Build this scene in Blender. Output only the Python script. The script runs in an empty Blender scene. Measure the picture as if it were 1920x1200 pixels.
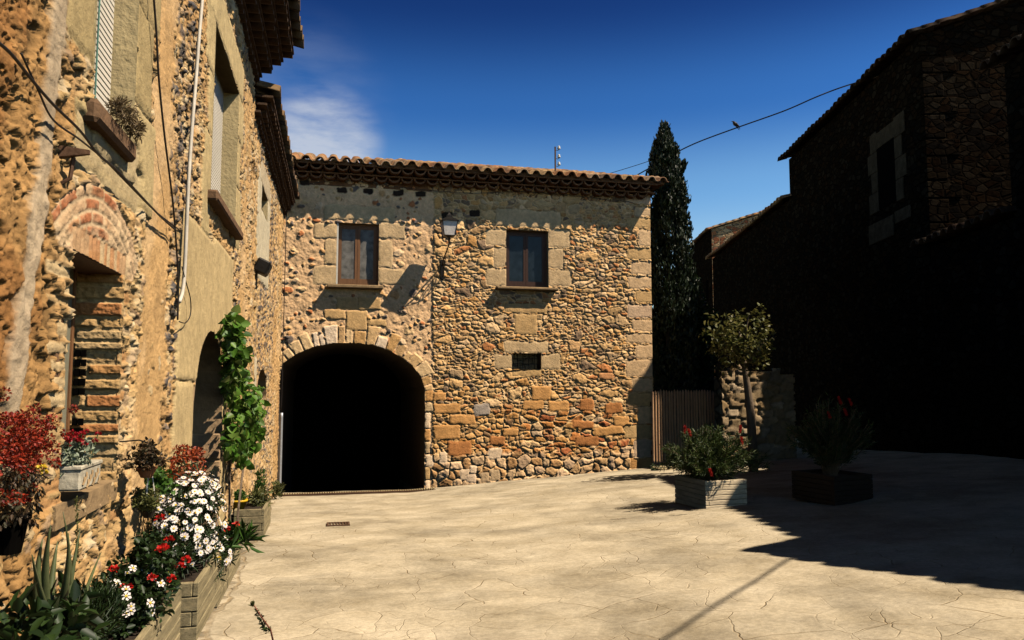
import bpy, math, random
import numpy as np
from mathutils import Vector, Matrix
R = math.radians
SC = bpy.context.scene
COL = SC.collection
random.seed(7)
RNG = np.random.default_rng(7)

# ------------------------------------------------------------------ camera, world, sun
F = 1420.0; CH = 3.2
YAW = R(13.2); PIT = math.atan2(120, F)
cam_d = bpy.data.cameras.new("camera"); cam = bpy.data.objects.new("camera", cam_d); COL.objects.link(cam)
cam.location = (0, 0, CH); cam.rotation_euler = (R(90) + PIT, 0, -YAW)
cam_d.sensor_width = 36.0; cam_d.lens = 36.0 * F / 1920.0; cam_d.clip_start = 0.05; cam_d.clip_end = 2000
SC.camera = cam
SUN = Vector((-.86, .50, -1.27)).normalized()       # the way the light travels
sl = bpy.data.lights.new("sun", 'SUN'); sl.energy = 5.0; sl.angle = R(0.5); sl.color = (1.0, .87, .71)
so = bpy.data.objects.new("sun", sl); COL.objects.link(so)
so.rotation_euler = SUN.to_track_quat('-Z', 'Y').to_euler()
world = bpy.data.worlds.new("World"); SC.world = world; world.use_nodes = True
SC.view_settings.view_transform = 'Standard'; SC.view_settings.look = 'None'
SC.cycles.diffuse_bounces = 0; SC.cycles.max_bounces = 6
SC.view_settings.exposure = 0.55; SC.view_settings.gamma = 1.0
def ray_dir(x, y):
    fw = Vector((math.sin(YAW) * math.cos(PIT), math.cos(YAW) * math.cos(PIT), math.sin(PIT)))
    rt = Vector((math.cos(YAW), -math.sin(YAW), 0)); up = rt.cross(fw)
    return (fw * F + rt * (x - 960) + up * (600 - y)).normalized()
def build_world():
    nt = world.node_tree; N = nt.nodes; L = nt.links
    for n in list(N): N.remove(n)
    out = N.new('ShaderNodeOutputWorld'); bg = N.new('ShaderNodeBackground'); bg.inputs[1].default_value = 0.05
    sky = N.new('ShaderNodeTexSky'); sky.sky_type = 'NISHITA'; sky.sun_disc = False
    sky.sun_elevation = math.asin(-SUN.z); sky.sun_rotation = math.atan2(-SUN.x, -SUN.y)
    sky.air_density = 1.0; sky.dust_density = 0.4; sky.ozone_density = 3.0; sky.altitude = 800
    gam = N.new('ShaderNodeGamma'); gam.inputs[1].default_value = 1.5
    tc = N.new('ShaderNodeTexCoord')
    mp = N.new('ShaderNodeMapping'); mp.inputs['Scale'].default_value = (5, 5, 17); mp.inputs['Rotation'].default_value = (0, R(12), 0)
    nz = N.new('ShaderNodeTexNoise'); nz.inputs['Scale'].default_value = 1.6; nz.inputs['Detail'].default_value = 7; nz.inputs['Roughness'].default_value = .55
    L.new(tc.outputs['Generated'], mp.inputs[0]); L.new(mp.outputs[0], nz.inputs[0])
    cr = N.new('ShaderNodeValToRGB'); cr.color_ramp.elements[0].position = .33; cr.color_ramp.elements[1].position = .62
    L.new(nz.outputs[0], cr.inputs[0])
    def lobe(px, py, lo, hi):
        d = ray_dir(px, py)
        vm = N.new('ShaderNodeVectorMath'); vm.operation = 'DOT_PRODUCT'; vm.inputs[1].default_value = d
        nrm = N.new('ShaderNodeVectorMath'); nrm.operation = 'NORMALIZE'; L.new(tc.outputs['Generated'], nrm.inputs[0]); L.new(nrm.outputs[0], vm.inputs[0])
        mr = N.new('ShaderNodeMapRange'); mr.interpolation_type = 'SMOOTHSTEP'
        mr.inputs[1].default_value = lo; mr.inputs[2].default_value = hi; L.new(vm.outputs['Value'], mr.inputs[0]); return mr.outputs[0]
    a = lobe(605, 272, math.cos(R(4.8)), math.cos(R(.8))); b = lobe(545, 210, math.cos(R(8)), math.cos(R(2)))
    mx = N.new('ShaderNodeMath'); mx.operation = 'MULTIPLY_ADD'; mx.inputs[1].default_value = .13; L.new(b, mx.inputs[0]); L.new(a, mx.inputs[2])
    ml = N.new('ShaderNodeMath'); ml.operation = 'MULTIPLY'; ml.use_clamp = True; L.new(mx.outputs[0], ml.inputs[0]); L.new(cr.outputs[0], ml.inputs[1])
    m2 = N.new('ShaderNodeMath'); m2.operation = 'MULTIPLY'; m2.inputs[1].default_value = .8; L.new(ml.outputs[0], m2.inputs[0])
    mix = N.new('ShaderNodeMix'); mix.data_type = 'RGBA'
    L.new(m2.outputs[0], mix.inputs['Factor']); pass; mix.inputs['B'].default_value = (8.0, 8.6, 9.8, 1)
    nm = N.new('ShaderNodeVectorMath'); nm.operation = 'NORMALIZE'; L.new(tc.outputs['Generated'], nm.inputs[0])
    sz = N.new('ShaderNodeSeparateXYZ'); L.new(nm.outputs[0], sz.inputs[0])
    dp = N.new('ShaderNodeValToRGB'); dp.color_ramp.interpolation = 'EASE'       # the deep polarised blue overhead
    for i, (pz, c) in enumerate(((.16, (1.5, 1.22, .87)), (.25, (1.0, 1.10, .94)), (.35, (.34, .64, .80)), (.47, (.12, .25, .43)), (.72, (.17, .09, .045)))):
        e = dp.color_ramp.elements[i] if i < 2 else dp.color_ramp.elements.new(pz)
        e.position = pz; e.color = (*c, 1)
    L.new(sz.outputs[2], dp.inputs[0])
    mlt = N.new('ShaderNodeVectorMath'); mlt.operation = 'MULTIPLY'; L.new(gam.outputs[0], mlt.inputs[0]); L.new(dp.outputs[0], mlt.inputs[1])
    L.new(mlt.outputs[0], mix.inputs['A']); L.new(sky.outputs[0], gam.inputs[0]); L.new(mix.outputs['Result'], bg.inputs[0]); L.new(bg.outputs[0], out.inputs[0])
build_world()

# ------------------------------------------------------------------ measuring helpers (points on known planes of the place)
XW = -1.566          # plane of the left-hand house fronts (faces +X)
YF = 23.35           # plane of the house with the archway (faces -Y)
CAMP = Vector((0, 0, CH))
def onX(x, y, X=XW):
    d = ray_dir(x, y); return CAMP + d * (X / d.x)
def onY(x, y, Y=YF):
    d = ray_dir(x, y); return CAMP + d * (Y / d.y)
def ground_z(X, Y):
    X = np.asarray(X, float); Y = np.asarray(Y, float)
    z = .066 * (23.4 - np.clip(Y, -4, 26.4)) + .062 * np.clip(X - 2.2, 0, 14)
    tun = np.clip((2.85 - X) / .3, 0, 1) * np.clip((X + 1.9) / .3, 0, 1)
    return z - tun * .24 * np.clip(Y - 24.0, 0, 9)
def gz(X, Y): return float(ground_z(X, Y))
def onG(x, y):
    d = ray_dir(x, y); lo, hi = 1., 150.
    for _ in range(60):
        m = (lo + hi) / 2; p = CAMP + d * m
        if p.z > gz(p.x, p.y): lo = m
        else: hi = m
    return CAMP + d * lo
def camdist(x, y, D):
    d = ray_dir(x, y); fw = ray_dir(960, 600); return CAMP + d * (D / d.dot(fw))

# ------------------------------------------------------------------ numpy noise
def hsh(i, j, k=0.):
    x = np.sin(i * 127.1 + j * 311.7 + k * 74.7) * 43758.5453
    return x - np.floor(x)
def vnoise(u, v, k=0.):
    iu = np.floor(u); iv = np.floor(v); fu = u - iu; fv = v - iv
    fu = fu * fu * (3 - 2 * fu); fv = fv * fv * (3 - 2 * fv)
    a = hsh(iu, iv, k); b = hsh(iu + 1, iv, k); c = hsh(iu, iv + 1, k); d = hsh(iu + 1, iv + 1, k)
    return (a * (1 - fu) + b * fu) * (1 - fv) + (c * (1 - fu) + d * fu) * fv
def fbm(u, v, k=0., o=4):
    s = 0; a = .5; t = 0
    for n in range(o):
        s = s + a * vnoise(u, v, k + n * 3.3); t += a; a *= .55; u = u * 2.03 + 7.1; v = v * 2.03 + 3.7
    return s / t
def sst(a, b, x):
    t = np.clip((x - a) / (b - a), 0, 1); return t * t * (3 - 2 * t)
def voro(u, v, cu, cv, k, jit=.85, p=2.4):
    x = u / cu; y = v / cv; ix = np.floor(x); iy = np.floor(y)
    f1 = np.full(u.shape, 9.); f2 = np.full(u.shape, 9.); ia = ix.copy(); ja = iy.copy(); lx = np.zeros(u.shape); ly = np.zeros(u.shape)
    for dx in (-1, 0, 1):
        for dy in (-1, 0, 1):
            i = ix + dx; j = iy + dy
            sx = i + .5 + (hsh(i, j, k) - .5) * jit + .25 * (np.mod(j, 2) - .5) * 2; sy = j + .5 + (hsh(i, j, k + 11) - .5) * jit * .75
            ddx = x - sx; ddy = y - sy
            d = (np.abs(ddx) ** p + np.abs(ddy) ** p) ** (1 / p)
            c = d < f1
            f2 = np.where(c, f1, np.minimum(f2, d)); f1 = np.where(c, d, f1)
            ia = np.where(c, i, ia); ja = np.where(c, j, ja); lx = np.where(c, ddx, lx); ly = np.where(c, ddy, ly)
    return f1, f2, ia, ja, lx, ly
def pal(colors, r):
    c = np.array(colors); i = np.minimum((r * len(c)).astype(int), len(c) - 1); return c[i]
def mixc(a, b, t): return a * (1 - t[:, None]) + b * t[:, None]

# ------------------------------------------------------------------ scene graph helpers
ORG = {}
def link(o): COL.objects.link(o); return o
def tag(o, label=None, cat=None, group=None, kind=None):
    if label: o['label'] = label
    if cat: o['category'] = cat
    if group: o['group'] = group
    if kind: o['kind'] = kind
    return o
def thing(name, label, cat, loc, group=None):
    o = link(bpy.data.objects.new(name, None)); o.location = loc; o.empty_display_size = .2
    ORG[o] = Vector(loc); return tag(o, label, cat, group)
def mesh_obj(name, V, Fc, mat, parent=None, smooth=False, loc=None, col=None):
    V = np.asarray(V, float).reshape(-1, 3)
    org = ORG.get(parent, Vector((0, 0, 0))) if parent else Vector(loc or (0, 0, 0))
    V = V - np.array(org)
    me = bpy.data.meshes.new(name)
    if isinstance(Fc, np.ndarray):
        n, k = Fc.shape
        me.vertices.add(len(V)); me.vertices.foreach_set('co', V.ravel())
        me.loops.add(n * k); me.loops.foreach_set('vertex_index', Fc.ravel().astype(np.int32))
        me.polygons.add(n); me.polygons.foreach_set('loop_start', np.arange(0, n * k, k, dtype=np.int32))
        try: me.polygons.foreach_set('loop_total', np.full(n, k, dtype=np.int32))
        except Exception: pass
        me.update(calc_edges=True); me.validate()
    else:
        me.from_pydata(V.tolist(), [], Fc)
    if col is not None:
        a = me.color_attributes.new('Col', 'FLOAT_COLOR', 'POINT')
        a.data.foreach_set('color', np.concatenate([col, np.ones((len(col), 1))], 1).astype(np.float32).ravel())
    if smooth: me.polygons.foreach_set('use_smooth', np.ones(len(me.polygons), bool))
    me.materials.append(mat)
    o = link(bpy.data.objects.new(name, me))
    if parent: o.parent = parent
    else: o.location = org
    ORG[o] = org
    return o
def copy_tree(o, parent=None):
    c = o.copy(); COL.objects.link(c)
    if parent: c.parent = parent
    ORG[c] = ORG[o]
    for ch in list(o.children): copy_tree(ch, c)
    return c

class MB:
    def __init__(s): s.v = []; s.f = []
    def add(s, v, f):
        n = len(s.v); s.v += [tuple(p) for p in v]; s.f += [tuple(i + n for i in q) for q in f]
    def box(s, a, b, M=None, bev=0.0):
        x0, y0, z0 = a; x1, y1, z1 = b
        if bev > 0:
            e = bev; vs = []; fs = []
            ring = lambda z, i: [(x0 + i, y0 + e + i * 0, z), (x0 + e, y0 + i, z), (x1 - e, y0 + i, z), (x1 - i, y0 + e, z), (x1 - i, y1 - e, z), (x1 - e, y1 - i, z), (x0 + e, y1 - i, z), (x0 + i, y1 - e, z)]
            for z, i in ((z0, e * .7), (z0 + e, 0), (z1 - e, 0), (z1, e * .7)): vs += ring(z, i)
            for r in range(3):
                for k in range(8): fs.append((r * 8 + k, r * 8 + (k + 1) % 8, r * 8 + 8 + (k + 1) % 8, r * 8 + 8 + k))
            fs.append(tuple(range(7, -1, -1))); fs.append(tuple(range(24, 32)))
        else:
            vs = [(x0, y0, z0), (x1, y0, z0), (x1, y1, z0), (x0, y1, z0), (x0, y0, z1), (x1, y0, z1), (x1, y1, z1), (x0, y1, z1)]
            fs = [(3, 2, 1, 0), (4, 5, 6, 7), (0, 1, 5, 4), (1, 2, 6, 5), (2, 3, 7, 6), (3, 0, 4, 7)]
        if M is not None: vs = [tuple(M @ Vector(p)) for p in vs]
        s.add(vs, fs)
    def tube(s, pts, r, n=8, cap=True):
        pts = [Vector(p) for p in pts]; rs = r if isinstance(r, (list, tuple)) else [r] * len(pts)
        t0 = (pts[1] - pts[0]).normalized(); a = Vector((0, 0, 1)) if abs(t0.z) < .9 else Vector((1, 0, 0))
        u = t0.cross(a).normalized(); vs = []
        for i, p in enumerate(pts):
            t = (pts[min(i + 1, len(pts) - 1)] - pts[max(i - 1, 0)]).normalized()
            u = (u - t * u.dot(t)).normalized(); w = t.cross(u)
            for k in range(n):
                an = 2 * math.pi * k / n; vs.append(p + (u * math.cos(an) + w * math.sin(an)) * rs[i])
        fs = [(i * n + k, i * n + (k + 1) % n, (i + 1) * n + (k + 1) % n, (i + 1) * n + k) for i in range(len(pts) - 1) for k in range(n)]
        if cap: fs.append(tuple(range(n - 1, -1, -1))); m = (len(pts) - 1) * n; fs.append(tuple(range(m, m + n)))
        s.add(vs, fs)
    def lathe(s, c, prof, n=16, sq=False):
        c = Vector(c); vs = []
        for r, z in prof:
            for k in range(n):
                an = 2 * math.pi * (k + (.5 if sq else 0)) / n; vs.append(c + Vector((r * math.cos(an), r * math.sin(an), z)))
        fs = [(i * n + k, i * n + (k + 1) % n, (i + 1) * n + (k + 1) % n, (i + 1) * n + k) for i in range(len(prof) - 1) for k in range(n)]
        fs.append(tuple(range(n - 1, -1, -1))); m = (len(prof) - 1) * n; fs.append(tuple(range(m, m + n)))
        s.add(vs, fs)
    def prism(s, poly, z0, z1):
        n = len(poly); vs = [(x, y, z0) for x, y in poly] + [(x, y, z1) for x, y in poly]
        s.add(vs, [tuple(range(n - 1, -1, -1)), tuple(range(n, 2 * n))] + [(i, (i + 1) % n, n + (i + 1) % n, n + i) for i in range(n)])
    def build(s, name, mat, parent=None, smooth=False, loc=None):
        return mesh_obj(name, s.v, s.f, mat, parent, smooth, loc)

# ------------------------------------------------------------------ materials
def newmat(name):
    m = bpy.data.materials.new(name); m.use_nodes = True; nt = m.node_tree
    return m, nt.nodes, nt.links, nt.nodes['Principled BSDF']
def mat_plain(name, color, rough=.7, var=.25, scale=6., bump=.0, bscale=30., metal=0., stretch=(1, 1, 1), color2=None, spec=.3):
    m, N, L, b = newmat(name)
    tc = N.new('ShaderNodeTexCoord'); mp = N.new('ShaderNodeMapping'); mp.inputs['Scale'].default_value = stretch
    L.new(tc.outputs['Object'], mp.inputs[0])
    nz = N.new('ShaderNodeTexNoise'); nz.inputs['Scale'].default_value = scale; nz.inputs['Detail'].default_value = 6; nz.inputs['Roughness'].default_value = .65
    L.new(mp.outputs[0], nz.inputs[0])
    cr = N.new('ShaderNodeValToRGB'); c = Vector(color)
    c2 = Vector(color2) if color2 else c * (1 - var)
    cr.color_ramp.elements[0].position = .3; cr.color_ramp.elements[1].position = .7
    cr.color_ramp.elements[0].color = (*c2, 1); cr.color_ramp.elements[1].color = (*(c * (1 + var * .6)), 1)
    L.new(nz.outputs[0], cr.inputs[0]); L.new(cr.outputs[0], b.inputs['Base Color'])
    b.inputs['Roughness'].default_value = rough; b.inputs['Metallic'].default_value = metal; b.inputs['Specular IOR Level'].default_value = spec
    if bump:
        n2 = N.new('ShaderNodeTexNoise'); n2.inputs['Scale'].default_value = bscale; n2.inputs['Detail'].default_value = 5; L.new(mp.outputs[0], n2.inputs[0])
        bp = N.new('ShaderNodeBump'); bp.inputs['Strength'].default_value = bump; bp.inputs['Distance'].default_value = .02
        L.new(n2.outputs[0], bp.inputs['Height']); L.new(bp.outputs[0], b.inputs['Normal'])
    return m
def mat_masonry(name, bscale=22., bump=.55):
    m, N, L, b = newmat(name)
    at = N.new('ShaderNodeVertexColor'); at.layer_name = 'Col'
    tc = N.new('ShaderNodeTexCoord')
    nz = N.new('ShaderNodeTexNoise'); nz.inputs['Scale'].default_value = 9; nz.inputs['Detail'].default_value = 9; nz.inputs['Roughness'].default_value = .75
    L.new(tc.outputs['Object'], nz.inputs[0])
    mr = N.new('ShaderNodeMapRange'); mr.inputs[1].default_value = .25; mr.inputs[2].default_value = .75; mr.inputs[3].default_value = .72; mr.inputs[4].default_value = 1.25
    L.new(nz.outputs[0], mr.inputs[0])
    mu = N.new('ShaderNodeVectorMath'); mu.operation = 'SCALE'; L.new(at.outputs[0], mu.inputs[0]); L.new(mr.outputs[0], mu.inputs['Scale'])
    L.new(mu.outputs[0], b.inputs['Base Color']); b.inputs['Roughness'].default_value = .92; b.inputs['Specular IOR Level'].default_value = .15
    n2 = N.new('ShaderNodeTexNoise'); n2.inputs['Scale'].default_value = bscale; n2.inputs['Detail'].default_value = 8; n2.inputs['Roughness'].default_value = .7
    L.new(tc.outputs['Object'], n2.inputs[0])
    bp = N.new('ShaderNodeBump'); bp.inputs['Strength'].default_value = bump; bp.inputs['Distance'].default_value = .03
    L.new(n2.outputs[0], bp.inputs['Height']); L.new(bp.outputs[0], b.inputs['Normal'])
    return m
def mat_rubble(name, cols, mortar, scale=3.2, bump=1.0):
    """shader-only rubble for the far and dark house walls"""
    m, N, L, b = newmat(name)
    tc = N.new('ShaderNodeTexCoord'); mp = N.new('ShaderNodeMapping'); mp.inputs['Scale'].default_value = (1, 1, 1.6); L.new(tc.outputs['Object'], mp.inputs[0])
    vo = N.new('ShaderNodeTexVoronoi'); vo.inputs['Scale'].default_value = scale; L.new(mp.outputs[0], vo.inputs[0])
    ve = N.new('ShaderNodeTexVoronoi'); ve.feature = 'DISTANCE_TO_EDGE'; ve.inputs['Scale'].default_value = scale; L.new(mp.outputs[0], ve.inputs[0])
    cr = N.new('ShaderNodeValToRGB'); cr.color_ramp.interpolation = 'CONSTANT'
    while len(cr.color_ramp.elements) < len(cols): cr.color_ramp.elements.new(.5)
    for i, c in enumerate(cols): cr.color_ramp.elements[i].position = i / len(cols); cr.color_ramp.elements[i].color = (*c, 1)
    sp = N.new('ShaderNodeSeparateColor'); L.new(vo.outputs['Color'], sp.inputs[0]); L.new(sp.outputs[0], cr.inputs[0])
    mr = N.new('ShaderNodeMapRange'); mr.inputs[1].default_value = .02; mr.inputs[2].default_value = .12; mr.interpolation_type = 'SMOOTHSTEP'; L.new(ve.outputs['Distance'], mr.inputs[0])
    mx = N.new('ShaderNodeMix'); mx.data_type = 'RGBA'; mx.inputs['A'].default_value = (*mortar, 1); L.new(cr.outputs[0], mx.inputs['B']); L.new(mr.outputs[0], mx.inputs['Factor'])
    nz = N.new('ShaderNodeTexNoise'); nz.inputs['Scale'].default_value = 8; nz.inputs['Detail'].default_value = 8; L.new(tc.outputs['Object'], nz.inputs[0])
    m2 = N.new('ShaderNodeMapRange'); m2.inputs[3].default_value = .55; m2.inputs[4].default_value = 1.4; L.new(nz.outputs[0], m2.inputs[0])
    mu = N.new('ShaderNodeVectorMath'); mu.operation = 'SCALE'; L.new(mx.outputs['Result'], mu.inputs[0]); L.new(m2.outputs[0], mu.inputs['Scale'])
    L.new(mu.outputs[0], b.inputs['Base Color']); b.inputs['Roughness'].default_value = .95; b.inputs['Specular IOR Level'].default_value = .0
    ad = N.new('ShaderNodeMath'); ad.operation = 'MULTIPLY_ADD'; ad.inputs[1].default_value = .35; L.new(nz.outputs[0], ad.inputs[0]); L.new(mr.outputs[0], ad.inputs[2])
    bp = N.new('ShaderNodeBump'); bp.inputs['Strength'].default_value = bump; bp.inputs['Distance'].default_value = .06
    L.new(ad.outputs[0], bp.inputs['Height']); L.new(bp.outputs[0], b.inputs['Normal'])
    return m
def mat_leaf(name, cols, trans=.3, rough=.5):
    m, N, L, b = newmat(name)
    g = N.new('ShaderNodeNewGeometry'); cr = N.new('ShaderNodeValToRGB')
    while len(cr.color_ramp.elements) < len(cols): cr.color_ramp.elements.new(.5)
    for i, c in enumerate(cols): cr.color_ramp.elements[i].position = i / max(1, len(cols) - 1); cr.color_ramp.elements[i].color = (*c, 1)
    L.new(g.outputs['Random Per Island'], cr.inputs[0]); L.new(cr.outputs[0], b.inputs['Base Color'])
    b.inputs['Roughness'].default_value = rough; b.inputs['Specular IOR Level'].default_value = .3
    if trans:
        t = N.new('ShaderNodeBsdfTranslucent'); L.new(cr.outputs[0], t.inputs[0])
        mx = N.new('ShaderNodeMixShader'); mx.inputs[0].default_value = trans; L.new(b.outputs[0], mx.inputs[1]); L.new(t.outputs[0], mx.inputs[2])
        L.new(mx.outputs[0], N['Material Output'].inputs[0])
    return m
def mat_glass(name, color, rough=.08):
    m, N, L, b = newmat(name)
    tc = N.new('ShaderNodeTexCoord'); nz = N.new('ShaderNodeTexNoise'); nz.inputs['Scale'].default_value = 5; nz.inputs['Detail'].default_value = 5; L.new(tc.outputs['Object'], nz.inputs[0])
    cr = N.new('ShaderNodeValToRGB'); c = Vector(color); cr.color_ramp.elements[0].position = .35; cr.color_ramp.elements[1].position = .65
    cr.color_ramp.elements[0].color = (*(c * .55), 1); cr.color_ramp.elements[1].color = (*(c * 1.3), 1); L.new(nz.outputs[0], cr.inputs[0]); L.new(cr.outputs[0], b.inputs['Base Color'])
    b.inputs['Roughness'].default_value = rough; b.inputs['Specular IOR Level'].default_value = .18
    return m
M_MAS = mat_masonry('masonry')
M_STONE = mat_plain('dressed_stone', (.50, .39, .20), .9, .22, 5, .5, 25)
M_STONE_DK = mat_plain('sill_stone', (.30, .20, .10), .9, .35, 6, .5, 25)
M_SILL_LF = mat_plain('weathered_sill', (.16, .09, .045), .9, .4, 6, .6, 25)
M_TUNNEL_SHADE = mat_plain('tunnel_stone', (.045, .034, .024), .95, .4, 4, .6, 14)  # passage and vent stone, its inner shade put into the colour
M_TILE = mat_masonry('roof_tile', 30, .35)
M_TILE_EDGE = mat_plain('tile_edge', (.20, .095, .04), .9, .5, 9, .4, 25)
M_WOOD = mat_plain('planter_timber', (.30, .24, .13), .8, .4, 3, .35, 20, stretch=(6, .7, 8), color2=(.13, .11, .06))
M_WOOD_END = mat_plain('timber_end', (.13, .08, .035), .85, .4, 7, .3, 30)
M_FRAME = mat_plain('window_wood', (.20, .095, .04), .55, .3, 4, .2, 25, stretch=(5, 5, .7))
M_FRAME_DK = mat_plain('window_wood_dark', (.05, .022, .012), .5, .3, 4, .2, 25, stretch=(5, 5, .7))
M_GREY_WOOD = mat_plain('pale_wood', (.20, .19, .13), .8, .2, 4, .2, 25, stretch=(5, 5, .7))
M_IRON = mat_plain('wrought_iron', (.02, .018, .016), .5, .3, 10, .2, 40, metal=.6)
M_RUST = mat_plain('rusty_iron', (.10, .05, .025), .8, .5, 14, .3, 40)
M_WHITE = mat_plain('white_paint', (.70, .66, .56), .5, .1, 5)
M_BLIND = mat_plain('roller_blind', (.68, .62, .50), .7, .1, 3)
M_BLIND_GAP = mat_plain('blind_gap', (.05, .025, .015), .9, .2, 3)
M_CABLE = mat_plain('black_cable', (.015, .012, .01), .6, .2, 5)
M_GREYPIPE = mat_plain('galvanised', (.42, .44, .47), .45, .15, 8, metal=.5)
M_SOIL = mat_plain('soil', (.03, .02, .012), .95, .4, 20, .8, 40)
M_TERRA = mat_plain('terracotta', (.36, .13, .05), .8, .25, 8, .2, 40)
M_YELLOW = mat_plain('yellow_pot', (.72, .42, .02), .5, .15, 5)
M_PALEPOT = mat_plain('pale_ceramic', (.48, .43, .32), .6, .4, 12, .5, 18)
M_BARK = mat_plain('bark', (.16, .115, .075), .9, .4, 6, .7, 20, stretch=(3, 3, .8))
M_DARK = mat_plain('dark_interior', (.004, .0035, .003), .95, .2, 4, spec=0.)  # near-black colour standing for the shade of unlit interiors
M_GATE = mat_plain('gate_wood', (.24, .15, .085), .85, .4, 4, .3, 20, stretch=(5, 5, .6))
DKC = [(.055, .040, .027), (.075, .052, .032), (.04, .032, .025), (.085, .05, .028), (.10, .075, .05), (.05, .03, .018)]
DKC = [tuple(q * .2 for q in c) for c in DKC]  # deep shade of the right-hand houses put into the stone colour
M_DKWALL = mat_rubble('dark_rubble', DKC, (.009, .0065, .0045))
M_DKSTONE = mat_plain('dark_dressed', (.055, .042, .028), .9, .4, 4, .8, 14, spec=0.)  # dressed stone darkened to hold the same shade
M_REDWALL = mat_rubble('red_rubble', [(.36, .25, .14), (.30, .13, .06), (.40, .30, .18), (.26, .10, .05), (.33, .22, .12)], (.28, .20, .12), 2.2)
M_GWALL = mat_rubble('garden_rubble', [(.36, .26, .15), (.30, .20, .10), (.40, .31, .19), (.25, .17, .10)], (.20, .14, .08), 2.0)
M_GLASS_GREY = mat_glass('curtained_glass', (.17, .16, .14), .35)
M_GLASS_DARK = mat_glass('dark_glass', (.012, .018, .024), .12)
M_LAMPGLASS = mat_plain('frosted_glass', (.80, .72, .62), .5, .25, 12)

# ------------------------------------------------------------------ ground
def build_ground():
    def axis(a, b, st, far):
        core = np.arange(a, b + 1e-6, st); ex = st * 2 * 1.5 ** np.arange(0, 14); cum = np.cumsum(ex); cum = cum[cum < far]
        return np.concatenate([a - cum[::-1], core, b + cum])
    xs = axis(-3, 15, .09, 900); ys = axis(1, 27, .09, 900)
    X, Y = np.meshgrid(xs, ys, indexing='ij'); Z = ground_z(X, Y)
    near = sst(-40, -6, -np.hypot(X - 5, Y - 14))
    Z = Z + near * ((fbm(X * .35, Y * .35, 3) - .5) * .10 + (fbm(X * 1.4, Y * 1.4, 5, 3) - .5) * .03)
    nx, ny = X.shape; idx = np.arange(nx * ny).reshape(nx, ny)
    Fc = np.stack([idx[:-1, :-1], idx[1:, :-1], idx[1:, 1:], idx[:-1, 1:]], -1).reshape(-1, 4)
    V = np.stack([X, Y, Z], -1).reshape(-1, 3)
    m, N, L, b = newmat('stone_paving')
    tc = N.new('ShaderNodeTexCoord')
    wn = N.new('ShaderNodeTexNoise'); wn.inputs['Scale'].default_value = 1.1; wn.inputs['Detail'].default_value = 3; L.new(tc.outputs['Object'], wn.inputs[0])
    wa = N.new('ShaderNodeVectorMath'); wa.operation = 'MULTIPLY_ADD'; wa.inputs[1].default_value = (.55, .55, 0); L.new(wn.outputs['Color'], wa.inputs[0]); L.new(tc.outputs['Object'], wa.inputs[2])
    fl = N.new('ShaderNodeVectorMath'); fl.operation = 'MULTIPLY'; fl.inputs[1].default_value = (1, 1, 0); L.new(wa.outputs[0], fl.inputs[0])
    def vor(scale, feat='DISTANCE_TO_EDGE'):
        v = N.new('ShaderNodeTexVoronoi'); v.feature = feat; v.inputs['Scale'].default_value = scale; v.voronoi_dimensions = '2D'; L.new(fl.outputs[0], v.inputs[0]); return v
    def rng(sock, a, b_, c, d):
        r = N.new('ShaderNodeMapRange'); r.inputs[1].default_value = a; r.inputs[2].default_value = b_; r.inputs[3].default_value = c; r.inputs[4].default_value = d; r.interpolation_type = 'SMOOTHSTEP'; L.new(sock, r.inputs[0]); return r.outputs[0]
    def noise(scale, det=6, rough=.6):
        n = N.new('ShaderNodeTexNoise'); n.inputs['Scale'].default_value = scale; n.inputs['Detail'].default_value = det; n.inputs['Roughness'].default_value = rough; L.new(tc.outputs['Object'], n.inputs[0]); return n.outputs[0]
    def math_(op, a, b_=None):
        n = N.new('ShaderNodeMath'); n.operation = op
        for i, q in enumerate((a, b_)):
            if q is None: continue
            if isinstance(q, (int, float)): n.inputs[i].default_value = q
            else: L.new(q, n.inputs[i])
        return n.outputs[0]
    big = vor(1.75); bigc = vor(1.75, 'F1'); sm = vor(5.2); smc = vor(5.2, 'F1')
    crack_b = rng(big.outputs['Distance'], .003, .016, 1, 0)
    crack_b = math_('MULTIPLY', crack_b, rng(noise(.9, 3), .40, .60, .12, .95))
    med = vor(3.1); crack_m = math_('MULTIPLY', rng(med.outputs['Distance'], .0, .03, 1, 0), rng(noise(.7, 4), .48, .64, 0, .55))
    crack = math_('MAXIMUM', crack_b, crack_m)
    crack_s = math_('MULTIPLY', rng(sm.outputs['Distance'], .0, .12, 1, 0), .8)
    # the cobbled gutter strip along the left-hand houses
    sx = N.new('ShaderNodeSeparateXYZ'); L.new(wa.outputs[0], sx.inputs[0])
    edge = math_('ADD', sx.outputs[0], math_('MULTIPLY', sx.outputs[1], .033))
    strip = rng(edge, -.50, -.46, 1, 0)
    cm = N.new('ShaderNodeMix'); cm.data_type = 'FLOAT'; L.new(strip, cm.inputs['Factor']); L.new(crack, cm.inputs['A']); L.new(crack_s, cm.inputs['B'])
    kl = math_('MULTIPLY', rng(edge, -.51, -.48, 0, 1), rng(edge, -.47, -.44, 1, 0))
    crk = math_('MULTIPLY', math_('MAXIMUM', cm.outputs['Result'], math_('MULTIPLY', kl, .8)), rng(noise(2.3, 4), .35, .62, .25, .95))
    base = N.new('ShaderNodeValToRGB'); base.color_ramp.elements[0].position = .30; base.color_ramp.elements[1].position = .70
    base.color_ramp.elements[0].color = (.37, .30, .19, 1); base.color_ramp.elements[1].color = (.60, .51, .36, 1); L.new(noise(1.3, 9, .68), base.inputs[0])
    spc = N.new('ShaderNodeSeparateColor'); L.new(bigc.outputs['Color'], spc.inputs[0]); sps = N.new('ShaderNodeSeparateColor'); L.new(smc.outputs['Color'], sps.inputs[0])
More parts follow.
